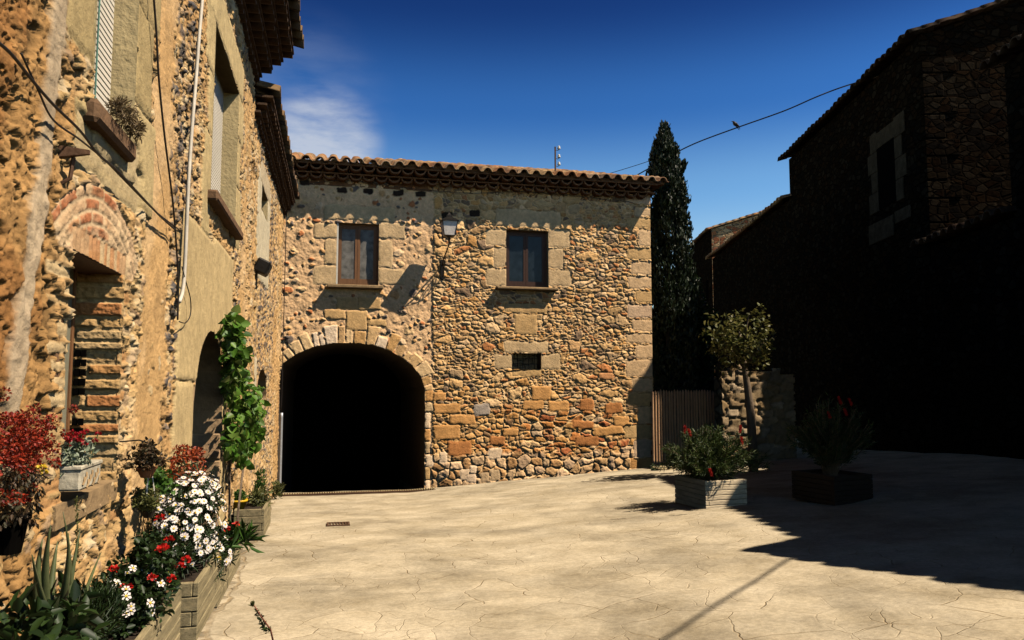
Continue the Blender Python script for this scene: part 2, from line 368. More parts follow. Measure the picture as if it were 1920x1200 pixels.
    cmix = N.new('ShaderNodeMix'); cmix.data_type = 'FLOAT'; L.new(strip, cmix.inputs['Factor']); L.new(rng(spc.outputs[0], 0, 1, .92, 1.06), cmix.inputs['A']); L.new(rng(sps.outputs[0], 0, 1, .5, 1.05), cmix.inputs['B'])
    st = rng(noise(.55, 7, .7), .40, .70, 1.05, .60); fine = rng(noise(20, 7, .75), .3, .7, .80, 1.14)
    mul = math_('MULTIPLY', math_('MULTIPLY', cmix.outputs['Result'], st), fine)
    sc = N.new('ShaderNodeVectorMath'); sc.operation = 'SCALE'; L.new(base.outputs[0], sc.inputs[0]); L.new(mul, sc.inputs['Scale'])
    mx = N.new('ShaderNodeMix'); mx.data_type = 'RGBA'; L.new(crk, mx.inputs['Factor']); L.new(sc.outputs[0], mx.inputs['A']); mx.inputs['B'].default_value = (.26, .18, .09, 1)
    L.new(mx.outputs['Result'], b.inputs['Base Color']); b.inputs['Roughness'].default_value = .85; b.inputs['Specular IOR Level'].default_value = .2
    hh = math_('SUBTRACT', math_('MULTIPLY', noise(9, 8, .7), .5), crk)
    bp = N.new('ShaderNodeBump'); bp.inputs['Strength'].default_value = .6; bp.inputs['Distance'].default_value = .03; L.new(hh, bp.inputs['Height']); L.new(bp.outputs[0], b.inputs['Normal'])
    o = mesh_obj('ground', V, Fc, m, None, True); tag(o, kind='structure')
build_ground()

# ------------------------------------------------------------------ masonry sheets
def inpoly(u, v, P):
    c = np.zeros(u.shape, bool); n = len(P)
    for i in range(n):
        x0, y0 = P[i]; x1, y1 = P[(i + 1) % n]
        k = ((y0 > v) != (y1 > v)); t = np.where(y1 == y0, 1e-9, y1 - y0)
        c ^= k & (u < (x1 - x0) * (v - y0) / t + x0)
    return c
def polydist(u, v, P, closed=True):
    best = np.full(u.shape, 1e9); bu = u.copy(); bv = v.copy(); bs = np.zeros(u.shape); acc = 0.; n = len(P)
    for i in range(n if closed else n - 1):
        x0, y0 = P[i]; x1, y1 = P[(i + 1) % n]; dx, dy = x1 - x0, y1 - y0; l = math.hypot(dx, dy)
        if l < 1e-9: continue
        t = np.clip(((u - x0) * dx + (v - y0) * dy) / (l * l), 0, 1); qu = x0 + t * dx; qv = y0 + t * dy; d = np.hypot(u - qu, v - qv)
        c = d < best; best = np.where(c, d, best); bu = np.where(c, qu, bu); bv = np.where(c, qv, bv); bs = np.where(c, acc + t * l, bs); acc += l
    return best, bu, bv, bs
def masonry(name, us, vs, to3d, hfun, holes, parent, mat=M_MAS, clip=None):
    """grid sheet; hfun(u, v) -> height out of the wall, colour; to3d(u, v, h) -> xyz"""
    for P in holes:
        if len(P) == 4:
            us = np.concatenate([us, [p[0] for p in P]]); vs = np.concatenate([vs, [p[1] for p in P]])
    us = np.unique(np.round(us, 4)); vs = np.unique(np.round(vs, 4))
    U, V = np.meshgrid(us, vs, indexing='ij'); nu, nv = U.shape
    u = U.ravel().copy(); v = V.ravel().copy()
    idx = np.arange(nu * nv).reshape(nu, nv)
    Fc = np.stack([idx[:-1, :-1], idx[1:, :-1], idx[1:, 1:], idx[:-1, 1:]], -1).reshape(-1, 4)
    cu = u[Fc].mean(1); cv = v[Fc].mean(1); keep = np.ones(len(Fc), bool)
    for P in holes: keep &= ~inpoly(cu, cv, P)
    if clip is not None: keep &= clip(cu, cv)
    Fc = Fc[keep]
    used = np.zeros(len(u), bool); used[Fc.ravel()] = True
    pin = np.zeros(len(u), bool)
    for P in holes:
        if len(P) == 4: continue
        c = inpoly(u, v, P) & used; _, bu, bv, _ = polydist(u, v, P)
        u = np.where(c, bu, u); v = np.where(c, bv, v)
    h, col = hfun(u, v)
    rem = np.cumsum(used) - 1; Fc = rem[Fc]; u, v, h, col = u[used], v[used], h[used], col[used]
    P3 = to3d(u, v, h)
    return mesh_obj(name, P3, Fc, mat, parent, True, col=np.clip(col, 0, 1))
def apply_rects(u, v, h, col, rects):
    """dressed stones: (u0,v0,u1,v1,height,colour,round,rot)"""
    for k, r in enumerate(rects):
        u0, v0, u1, v1, H, c, rd = r[:7]; rot = r[7] if len(r) > 7 else 0.
        cx, cy = (u0 + u1) / 2, (v0 + v1) / 2; w, hh = abs(u1 - u0) / 2, abs(v1 - v0) / 2
        m = (np.abs(u - cx) < w * 1.5 + .1) & (np.abs(v - cy) < hh * 1.5 + .1 + abs(rot) * w)
        if not m.any(): continue
        du = u[m] - cx; dv = v[m] - cy
        if rot: du, dv = du * math.cos(rot) + dv * math.sin(rot), -du * math.sin(rot) + dv * math.cos(rot)
        wob = (fbm(u[m] * 5, v[m] * 5, k) - .5) * .10
        qx = np.abs(du) - w + rd; qy = np.abs(dv) - hh + rd
        sd = np.hypot(np.maximum(qx, 0), np.maximum(qy, 0)) + np.minimum(np.maximum(qx, qy), 0) - rd + wob * min(1, rd * 25)
        t = sst(.008, -.006, sd); g = sst(.03, .010, sd) * sst(-.002, .008, sd)
        hs = H + (fbm(u[m] * 4, v[m] * 4, k + 50) - .5) * .02 * min(1, rd * 30) - .01 * sst(-.06, 0, sd)
        cc = np.array(c)[None] * (.82 + .36 * fbm(u[m] * 2.5, v[m] * 2.5, k + 20))[:, None]
        h[m] = h[m] * (1 - t) + hs * t - .007 * g
        col[m] = mixc(col[m], cc * (.85 + .3 * fbm(u[m] * 12, v[m] * 12, k + 70))[:, None], t) * (1 - .2 * g[:, None])
    return h, col
def reveal(name, P, to3d, d0, d1, parent, mat, skip=()):
    n = len(P); u = np.array([p[0] for p in P]); v = np.array([p[1] for p in P])
    A = to3d(u, v, np.full(n, d0)); B = to3d(u, v, np.full(n, d1))
    Fc = [(i, (i + 1) % n, n + (i + 1) % n, n + i) for i in range(n) if i not in skip]
    return mesh_obj(name, np.concatenate([A, B]), Fc, mat, parent)

# ------------------------------------------------------------------ tiled roofs
TILEC = [(.36, .19, .085), (.29, .135, .06), (.40, .25, .12), (.22, .12, .065), (.33, .22, .13), (.17, .11, .07)]
TILEC_DK = [tuple(x * .1 for x in c) for c in TILEC]  # roof tile colours darkened to carry the right-hand shade
def tile_sheet(name, O, E, S, length, run, pitch, parent, per=.39, row=.42, seed=1, cols=TILEC, mat=M_TILE):
    """O eave start, E unit vector along the eave, S horizontal unit vector up the slope"""
    O = np.array(O, float); E_ = np.array(E, float); S_ = np.array(S, float); Zv = np.array([0, 0, 1.])
    npd = int(round(length / per)); per = length / npd
    a = np.concatenate([np.linspace(0, 1, 9)[:-1] + i for i in range(npd)] + [[npd]])
    nr = int(round(run / row)); b = []
    for r in range(nr): b += [r + .0001, r + .5, r + .9999]
    b = np.array(b)
    A, Bm = np.meshgrid(a, b, indexing='ij'); ti = np.floor(A - 1e-9 * (A >= npd)); fr = A - ti; ri = np.floor(Bm); rf = Bm - ri
    cov = np.abs(fr - .5) < .32
    prof = np.where(cov, .115 * np.sqrt(np.clip(1 - ((fr - .5) / .36) ** 2, 0, 1)), .05 * (np.abs(fr - .5) - .5) ** 0 * (1 - ((np.abs(fr - .5) - .5) / .18) ** 2) * -1 * .6)
    jit = (hsh(ti, ri, seed) - .5) * .035 + (hsh(ti, ri * 0, seed + 4) - .5) * .03
    sag = (fbm(A * .15, Bm * .2, seed) - .5) * .10
    z = prof + jit + sag + .035 * (1 - rf) + .0
    along = (A * per) + (hsh(ti, ri, seed + 9) - .5) * .02
    up = Bm * row + (hsh(ti, ri, seed + 5) - .5) * .05 * (ri == 0)
    P = O + along[..., None] * E_ + up[..., None] * (S_ + Zv * math.tan(pitch)) + z[..., None] * Zv
    c = pal(cols, hsh(ti, ri, seed + 2).ravel()) * (.75 + .5 * fbm(A * 1.3, Bm * 1.7, seed + 3).ravel())[:, None]
    n1, n2 = A.shape; idx = np.arange(n1 * n2).reshape(n1, n2)
    Fc = np.stack([idx[:-1, :-1], idx[1:, :-1], idx[1:, 1:], idx[:-1, 1:]], -1).reshape(-1, 4)
    o = mesh_obj(name, P.reshape(-1, 3), Fc, mat, parent, False, col=c)
    s = o.modifiers.new('thickness', 'SOLIDIFY'); s.thickness = .035; s.offset = -1
    return o
TILEC_LF = [tuple(x * .45 for x in c) for c in TILEC]  # left-hand roofs, eave shade put into the tile colours
M_EDGE_LF = mat_plain('shaded_tile_edge', (.075, .042, .022), .9, .5, 9, .4, 25)  # tile ends with the left eaves' shade in their colour
def genoise(name, O, E, S, length, rows, parent, mat=M_TILE_EDGE, per=.30, drop=.17, out=.17, seed=1):
    """corbelled courses of half-round tile ends below the eave; O at wall top outermost course start"""
    mb = MB(); O = Vector(O); E_ = Vector(E); S_ = Vector(S); Z = Vector((0, 0, 1)); rnd = random.Random(seed)
    n = int(length / per)
    for r in range(rows):
        z = -r * drop; back = r * out
        p = O + S_ * back + Z * z
        # flat bed above the course
        a = p; q = p + E_ * length
        mb.add([a, q, q + S_ * 1.0, a + S_ * 1.0, a - Z * .04, q - Z * .04, q + S_ * 1.0 - Z * .04, a + S_ * 1.0 - Z * .04],
               [(0, 1, 2, 3), (7, 6, 5, 4), (0, 4, 5, 1), (1, 5, 6, 2), (3, 2, 6, 7), (0, 3, 7, 4)])
        for i in range(n):
            c = p + E_ * (per * (i + .5) + rnd.uniform(-.01, .01)) + S_ * (.03 + rnd.uniform(-.015, .015)) - Z * .045
            vs = []; m = 7
            for j in range(m):
                t = math.pi * j / (m - 1); d = E_ * (math.cos(t) * per * .46) - Z * (math.sin(t) * drop * .72)
                vs += [c + d, c + d + S_ * .6]
            k = len(vs)
            for j in range(m):
                t = math.pi * j / (m - 1); d = E_ * (math.cos(t) * per * .36) - Z * (math.sin(t) * drop * .5)
                vs += [c + d, c + d + S_ * .6]
            fs = []
            for j in range(m - 1):
                fs += [(2 * j, 2 * j + 1, 2 * j + 3, 2 * j + 2), (k + 2 * j + 2, k + 2 * j + 3, k + 2 * j + 1, k + 2 * j), (2 * j, 2 * j + 2, k + 2 * j + 2, k + 2 * j)]
            mb.add(vs, fs)
    return mb.build(name, mat, parent)

# ------------------------------------------------------------------ house with the archway (front at Y = YF)
def build_arch_house():
    X0, X1 = XW, 10.25
    T = thing('stone_house', 'sunlit rubble stone house with a wide dark archway, two windows and a tiled eave', 'house', (4.4, YF, 0.0))
    f3 = lambda u, v, h: np.stack([u, YF - h, v], -1)
    def W(px, py): p = onY(px, py); return (p.x, p.z)
    def RC(x0, y0, x1, y1, H, c, rd=.03, rot=0.):
        a = W(x0, y0); b = W(x1, y1); return (a[0], b[1], b[0], a[1], H, c, rd, rot)
    arch_px = [(529, 683), (554, 665), (589, 650), (627, 643), (662, 643), (700, 647), (731, 658), (754, 671), (774, 687), (789, 706), (796, 727), (797, 760)]
    A = [(X0 + .02, W(518, 702)[1])] + [W(*p) for p in arch_px]
    ax1 = A[-1][0]
    archP = [(X0 - .5, -2.)] + [(X0 - .5, A[0][1] - .1)] + A + [(ax1, -2.)]
    w1 = [W(632, 418)[0], W(632, 533)[1], W(711, 418)[0], W(632, 417)[1]]
    w2 = [W(949, 430)[0], W(949, 537)[1], W(1028, 430)[0], W(949, 430)[1]]
    gr = [W(961, 662)[0], W(961, 692)[1], W(1014, 662)[0], W(961, 662)[1]]
    rectP = lambda r: [(r[0], r[1]), (r[2], r[1]), (r[2], r[3]), (r[0], r[3])]
    holes = [archP, rectP(w1), rectP(w2), rectP(gr)]
    DS = (.44, .35, .20); DS2 = (.43, .31, .145); OC = (.46, .27, .10); RB = (.36, .17, .06); CR = (.62, .52, .36)
    rects = []
    for r in [(608, 383, 740, 417, .05), (590, 418, 633, 447, .03), (609, 448, 633, 497, .028), (588, 498, 633, 534, .034), (710, 418, 760, 448, .032), (710, 449, 736, 502, .028), (710, 503, 758, 534, .033),
              (930, 391, 1051, 429, .05), (911, 430, 950, 462, .034), (924, 463, 950, 502, .028), (911, 503, 950, 537, .034), (1027, 430, 1068, 465, .034), (1027, 466, 1056, 504, .028), (1027, 505, 1071, 538, .034),
              (945, 640, 1029, 662, .05), (927, 664, 962, 692, .045), (1013, 664, 1050, 693, .045)]:
        rects.append(RC(*r[:4], r[4] * .55, DS, .04))
    for r in [(632, 556, 670, 580), (671, 556, 714, 581), (649, 583, 688, 620), (608, 580, 648, 598), (690, 598, 724, 612), (945, 569, 1026, 588), (964, 589, 1007, 628), (958, 693, 1015, 707)]:
        rects.append(RC(*r, .03, DS2, .04))
    for r in [(812, 735, 836, 752), (812, 756, 863, 774), (842, 777, 891, 795), (814, 798, 862, 823), (840, 827, 882, 853), (997, 724, 1032, 750), (1028, 752, 1066, 770), (980, 752, 1018, 768)]:
        rects.append(RC(*r, .055, OC if r[0] % 3 else RB, .05))
    for r in [(1072, 789, 1113, 803, RB), (1113, 800, 1168, 816, OC), (1078, 818, 1122, 834, RB), (1134, 756, 1166, 775, RB), (1086, 748, 1113, 770, RB), (917, 818, 946, 834, RB), (942, 803, 972, 818, OC), (1150, 780, 1180, 798, OC),
              (1122, 700, 1150, 712, (.40, .22, .10)), (888, 757, 918, 779, (.30, .28, .24)), (915, 840, 940, 860, CR), (823, 848, 838, 868, CR), (862, 880, 880, 900, CR), (880, 872, 893, 888, CR), (873, 890, 892, 905, (.5, .42, .3)), (900, 885, 917, 905, (.42, .33, .2)), (918, 880, 938, 902, (.45, .36, .22))]:
        rects.append(RC(*r[:4], .055, r[4], .07, .08 * math.sin(r[0])))
    # corner stones
    y = 352; k = 0; rq = random.Random(5)
    while y < 885:
        hgt = rq.choice([22, 28, 34, 26]); lng = [1172, 1188, 1178, 1194][k % 4] + rq.randint(-5, 5)
        rects.append(RC(lng, y + 1, 1224, min(y + hgt - 2, 890), .022, [DS2, (.50, .38, .22), OC, CR, (.46, .36, .24)][rq.randint(0, 4)], .05)); y += hgt; k += 1
    # right jamb of the arch
    y = 730
    while y < 925:
        hgt = rq.choice([18, 24, 32]); rects.append(RC(797, y + 1, rq.choice([806, 812, 824]), y + hgt - 1, .035, [CR, DS2, OC, DS][rq.randint(0, 3)], .035)); y += hgt
    darks = [RC(x - 10, yy - 6, x + 10, yy + 6, .02, (.02, .016, .012), .06, .1) for x, yy in [(641, 356), (690, 358), (747, 362), (788, 364), (571, 342), (838, 405), (890, 400)]]
    rects += darks
    usplit = W(813, 500)[0]
    pebc = [(.11, .10, .09), (.50, .36, .18), (.52, .40, .22), (.36, .15, .06), (.46, .30, .13), (.55, .44, .28), (.14, .12, .10), (.44, .27, .12)]
    rubc = [(.50, .35, .17), (.55, .43, .25), (.42, .34, .23), (.46, .29, .12), (.60, .49, .32), (.40, .30, .18), (.40, .20, .09), (.50, .40, .25), (.20, .16, .12), (.48, .35, .18), (.52, .38, .20), (.50, .38, .21), (.44, .32, .18)]
    redc = [(.48, .30, .12), (.42, .22, .08), (.50, .38, .21), (.33, .13, .06), (.46, .28, .11), (.55, .44, .28), (.38, .32, .24), (.40, .19, .07)]
    bouc = [(.50, .41, .28), (.42, .36, .28), (.56, .48, .35), (.38, .27, .15), (.46, .36, .22), (.60, .52, .40)]
    tint = lambda L: [(a * .92, b * .86, c * .74) for a, b, c in L]
    rubc = tint(rubc); redc = tint(redc); bouc = tint([(a * 1.05, b, c * .95) for a, b, c in bouc])
    def hf(u, v):
        n = len(u)
        wu = u + (fbm(u * 2.2, v * 2.2, 1) - .5) * .30 + (fbm(u * 7, v * 7, 51) - .5) * .07; wv = v + (fbm(u * 2.2, v * 2.2, 9) - .5) * .22 + (fbm(u * 7, v * 7, 52) - .5) * .06
        rough = fbm(u * 9, v * 9, 4)
        # rendered left half with stones showing
        h = (fbm(u * 3, v * 3, 2) - .5) * .05 + (rough - .5) * .045
        col = np.tile(np.array((.56, .41, .235)), (n, 1)) * (.78 + .42 * fbm(u * 1.5, v * 1.5, 6))[:, None]
        for (cu, cv, kk, pr) in ((.36, .29, 31, .26), (.17, .14, 57, .24)):
            f1, f2, ia, ja, lx, ly = voro(wu, wv, cu, cv, kk, .8, 2.)
            rr = hsh(ia, ja, kk + 1); rad = .22 + .22 * hsh(ia, ja, kk + 2)
            t = sst(rad + .06, rad - .06, f1) * (rr < pr)
            pc = pal(pebc, hsh(ia, ja, kk + 3)) * (.8 + .4 * rough)[:, None]
            h = h * (1 - t) + (h + .035 * np.sqrt(np.clip(1 - (f1 / (rad + .06)) ** 2, 0, 1))) * t; col = mixc(col, pc, t)
        # rubble right half
        def rub(cu, cv, kk, palx, H, p=2.6, m0=.05, m1=.17):
            f1, f2, ia, ja, lx, ly = voro(wu, wv, cu, cv, kk, .9, p); e = f2 - f1
            t = sst(m0, m1, e); dome = sst(0, .7, e)
            H = H * .62
            hh = H * t * (.7 + .3 * dome) + .62 * t * ((hsh(ia, ja, kk + 5) - .5) * .07 * (lx * 1.0) + (hsh(ia, ja, kk + 6) - .35) * .09 * ly + (hsh(ia, ja, kk + 8) - .5) * .03)
            cc = pal(palx, hsh(ia, ja, kk + 7)) * (.75 + .5 * hsh(ia, ja, kk + 9))[:, None]
            return hh, cc, t, ia, ja, e
        mort = np.tile(np.array((.53, .39, .20)), (n, 1)) * (.8 + .4 * rough)[:, None]
        h2, c2, t2, *_ = rub(.235, .135, 71, rubc, .075)
        hX, cX, tX, *_ = rub(.13, .085, 74, rubc, .05); fx = sst(.52, .60, fbm(u * 1.7, v * 1.7, 19)); h2 = h2 * (1 - fx) + hX * fx; t2 = t2 * (1 - fx) + tX * fx; c2 = mixc(c2, cX, fx)
        hL, cL, tL, ia, ja, e = rub(.52, .30, 91, rubc, .09)
        big = (hsh(ia, ja, 5.5) < .2) * sst(.0, .05, e); h2 = h2 * (1 - big) + hL * big; t2 = t2 * (1 - big) + tL * big; c2 = mixc(c2, cL, big)
        low = sst(2.55, 2.25, v + (fbm(u * 1.3, v * 1.3, 8) - .5) * .7)
        h3, c3, t3, *_ = rub(.38, .20, 111, redc, .085, 3.0)
        hs, cs, ts, *_ = rub(.22, .14, 121, rubc, .07)
        fl = sst(.45, .55, fbm(u * 1.1, v * 1.1, 15)); h3 = h3 * (1 - fl) + hs * fl; t3 = t3 * (1 - fl) + ts * fl; c3 = mixc(c3, cs * np.array([.98, .88, .74]), fl)
        bl = sst(1.05, .85, v + (fbm(u * 1.3, v * 2, 18) - .5) * .5)
        h4, c4, t4, *_ = rub(.36, .29, 131, bouc, .10, 2.2)
        h3 = h3 * (1 - bl) + h4 * bl; t3 = t3 * (1 - bl) + t4 * bl; c3 = mixc(c3, c4, bl)
        h2 = h2 * (1 - low) + h3 * low; t2 = t2 * (1 - low) + t3 * low; c2 = mixc(c2, c3, low)
        h2 = h2 + (rough - .5) * .05; c2 = mixc(mort, c2, t2)
        r = sst(-.03, .03, u - usplit + (fbm(u * 2, v * 3, 14) - .5) * .12)
        # above the windows on the left the rubble is half covered too
        h = h * (1 - r) + h2 * r; col = mixc(col, c2, r)
        # stones of the arch ring
        d, _, _, s = polydist(u, v, A, False); outside = ~inpoly(u, v, archP)
        cuts = [0.]; rq = random.Random(3)
        while cuts[-1] < 9: cuts.append(cuts[-1] + rq.uniform(.17, .38))
        cuts = np.array(cuts); ki = np.searchsorted(cuts, s, 'right') - 1; a0 = cuts[ki]; a1 = cuts[np.minimum(ki + 1, len(cuts) - 1)]
        lg = .26 + .34 * hsh(ki.astype(float), 3., 1.)
        se = np.minimum(np.minimum(s - a0, a1 - s), lg - d); t = sst(.0, .035, se) * outside * (d > .0) * (v > W(0, 735)[1] - .3) * (se > 0)
        vc = pal([(.48, .33, .14), (.52, .38, .19), (.44, .29, .12), (.55, .43, .24), (.42, .30, .15), (.62, .54, .40)], hsh(ki.astype(float), 7., 2.)) * (.8 + .4 * rough)[:, None]
        h = h * (1 - t) + (.035 + (hsh(ki.astype(float), 1., 9.) - .5) * .03 + (rough - .5) * .02) * t; col = mixc(col, vc, t)
        h, col = apply_rects(u, v, h, col, rects)
        # eroded hollow at the foot beside the jamb
        er = np.exp(-((u - W(830, 0)[0]) / .25) ** 2 - ((v - .15) / .25) ** 2); h -= .1 * er
        return h, np.clip(col * np.array([1.48, 1.30, 1.19]), 0, 1)
    us = np.arange(X0, X1 + .001, .018); vs = np.arange(-.5, 9.75, .018)
    wall = masonry('wall', us, vs, f3, hf, holes, T)
    # side, back and gable walls
    mb = MB(); zt = 9.7
    M_SIDE = mat_rubble('side_rubble', [(.42, .30, .16), (.36, .26, .15), (.48, .36, .2)], (.36, .28, .17))
    mb.box((X1 - .5, YF + .012, -.5), (X1, YF + 9, zt)); mb.build('side_wall', M_SIDE, T); mb = MB(); mb.box((X0 - .4, YF + 9, -.5), (X1, YF + 9.4, zt)); mb.build('rear_wall', M_SIDE, T); mb = MB(); mb.box((X0 - .4, YF + .3, -.5), (X0 - .12, YF + 9, zt)); mb.build('side_wall', M_SIDE, T); mb = MB()
    mb.box((3.0, YF + .45, -.6), (X1 - .5, YF + .9, zt)); mb.box((X0 - .1, YF + .45, 4.6), (3.0, YF + .9, zt))
    mb.build('inner_wall', M_SIDE, T)
    # vault: jamb, soffit, back
    n = 40; P = [(ax1, -2.), (ax1, .3), (ax1, 1.2)] + A[::-1] + [(X0 - .03, A[0][1] - .2), (X0 - .03, -2.)]
    depths = [0., .25, .6, 1.2, 2.5, 5., 9.]
    V = np.concatenate([f3(np.array([p[0] + (0.02 if d > .3 else 0) for p in P]), np.array([p[1] for p in P]), np.full(len(P), -d)) for d in depths]); m = len(P)
    Fc = [(k * m + i, k * m + i + 1, (k + 1) * m + i + 1, (k + 1) * m + i) for k in range(len(depths) - 1) for i in range(m - 1)]
    mesh_obj('vault', V, Fc, M_TUNNEL_SHADE, T)
    mb = MB(); mb.box((X0 - .1, YF + 8.9, -3.), (3.0, YF + 8.98, 5.)); mb.build('passage_end', M_DARK, T)  # black sheet in place of the passage's unlit depth
    # windows
    def window(r, frame_mat, pane_mat, label, rd, white=False, pelmet=False):
        x0, z0, x1, z1 = r; y = YF + rd
        reveal('window_reveal', rectP(r), f3, .0, -(rd + .12), T, M_STONE)
        mb = MB(); t = .075
        mb.box((x0, y, z0), (x0 + t, y + .07, z1)); mb.box((x1 - t, y, z0), (x1, y + .07, z1)); mb.box((x0 + t, y, z1 - t), (x1 - t, y + .07, z1)); mb.box((x0 + t, y, z0), (x1 - t, y + .07, z0 + .06))
        fr = mb.build('window', frame_mat, T); fr['label'] = label
        xc = (x0 + x1) / 2
        for a, b in ((x0 + t + .004, xc - .004), (xc + .004, x1 - t - .004)):
            s = MB(); w = .075; yy = y + .015; za, zb = z0 + .064, z1 - t - .004
            s.box((a, yy, za), (a + w, yy + .045, zb)); s.box((b - w, yy, za), (b, yy + .045, zb)); s.box((a + w, yy, za), (b - w, yy + .045, za + .14)); s.box((a + w, yy, zb - w), (b - w, yy + .045, zb))
            s.build('sash', frame_mat, fr)
            s = MB(); s.box((a + w - .005, yy + .018, za + .135), (b - w + .005, yy + .026, zb - w + .005)); s.build('pane', pane_mat, fr)
        mb = MB(); mb.box((x0 - .5, y + .13, z0 - .3), (x1 + .5, y + .15, z1 + .3)); mb.build('dark_room', M_DARK, fr)
        if white:
            mb = MB(); mb.box((x0 + .002, YF + .005, z0), (x0 + .05, y - .003, z1 - .01)); mb.build('painted_edge', M_WHITE, fr)
        return fr
    window(w1, M_FRAME, M_GLASS_GREY, 'brown wooden window with pale curtains behind the glass', .17, True)
    window(w2, M_FRAME_DK, M_GLASS_DARK, 'dark wooden window with dark blue glass', .2)
    for (a, b, nm) in (((613, 534), (718, 542), 'pale'), ((929, 538), (1043, 545), 'brown')):
        p = W(*a); q = W(*b); mb = MB(); mb.box((p[0], YF - .27, q[1] - .02), (q[0], YF + .12, p[1] + .0), bev=.02); mb.build('window_sill', M_STONE_DK, T)
    reveal('vent_reveal', rectP(gr), f3, .04, -.6, T, M_TUNNEL_SHADE)
    mb = MB()
    for i in range(1, 5): x = gr[0] + (gr[2] - gr[0]) * i / 5; mb.tube([(x, YF + .12, gr[1]), (x, YF + .12, gr[3])], .012, 6)
    for i in (1, 2): z = gr[1] + (gr[3] - gr[1]) * i / 3; mb.tube([(gr[0], YF + .135, z), (gr[2], YF + .135, z)], .01, 6)
    mb.build('vent_bars', M_IRON, T)
    # roof
    ze = onY(900, 318, YF - .64).z + .0
    tile_sheet('roof', (X0 - .35, YF - .66, ze - .02), (1, 0, 0), (0, 1, 0), X1 + .38 - X0 + .35, 6.2, R(17), T, .39, .43, 3)
    tile_sheet('rear_roof', (X1 + .38, YF + 11.7, ze - .02), (-1, 0, 0), (0, -1, 0), X1 + .38 - X0 + .35, 6.2, R(17), T, .39, .43, 5)
    genoise('eave_cornice', (X0 - .05, YF - .52, ze - .06), (1, 0, 0), (0, 1, 0), X1 + .12 - X0, 2, T, M_TILE_EDGE, .39, .22, .22, 2)
    mb = MB(); mb.box((X0 + .02, YF - .48, ze - .055), (X1 + .3, YF + 1.2, ze + .02)); mb.box((X0 + .02, YF - .012, ze - .62), (X1 + .02, YF + .3, ze - .06)); mb.build('eave_board', M_TILE_EDGE, T)
    return T, ze, W
ARCH, ZE, WF = build_arch_house()

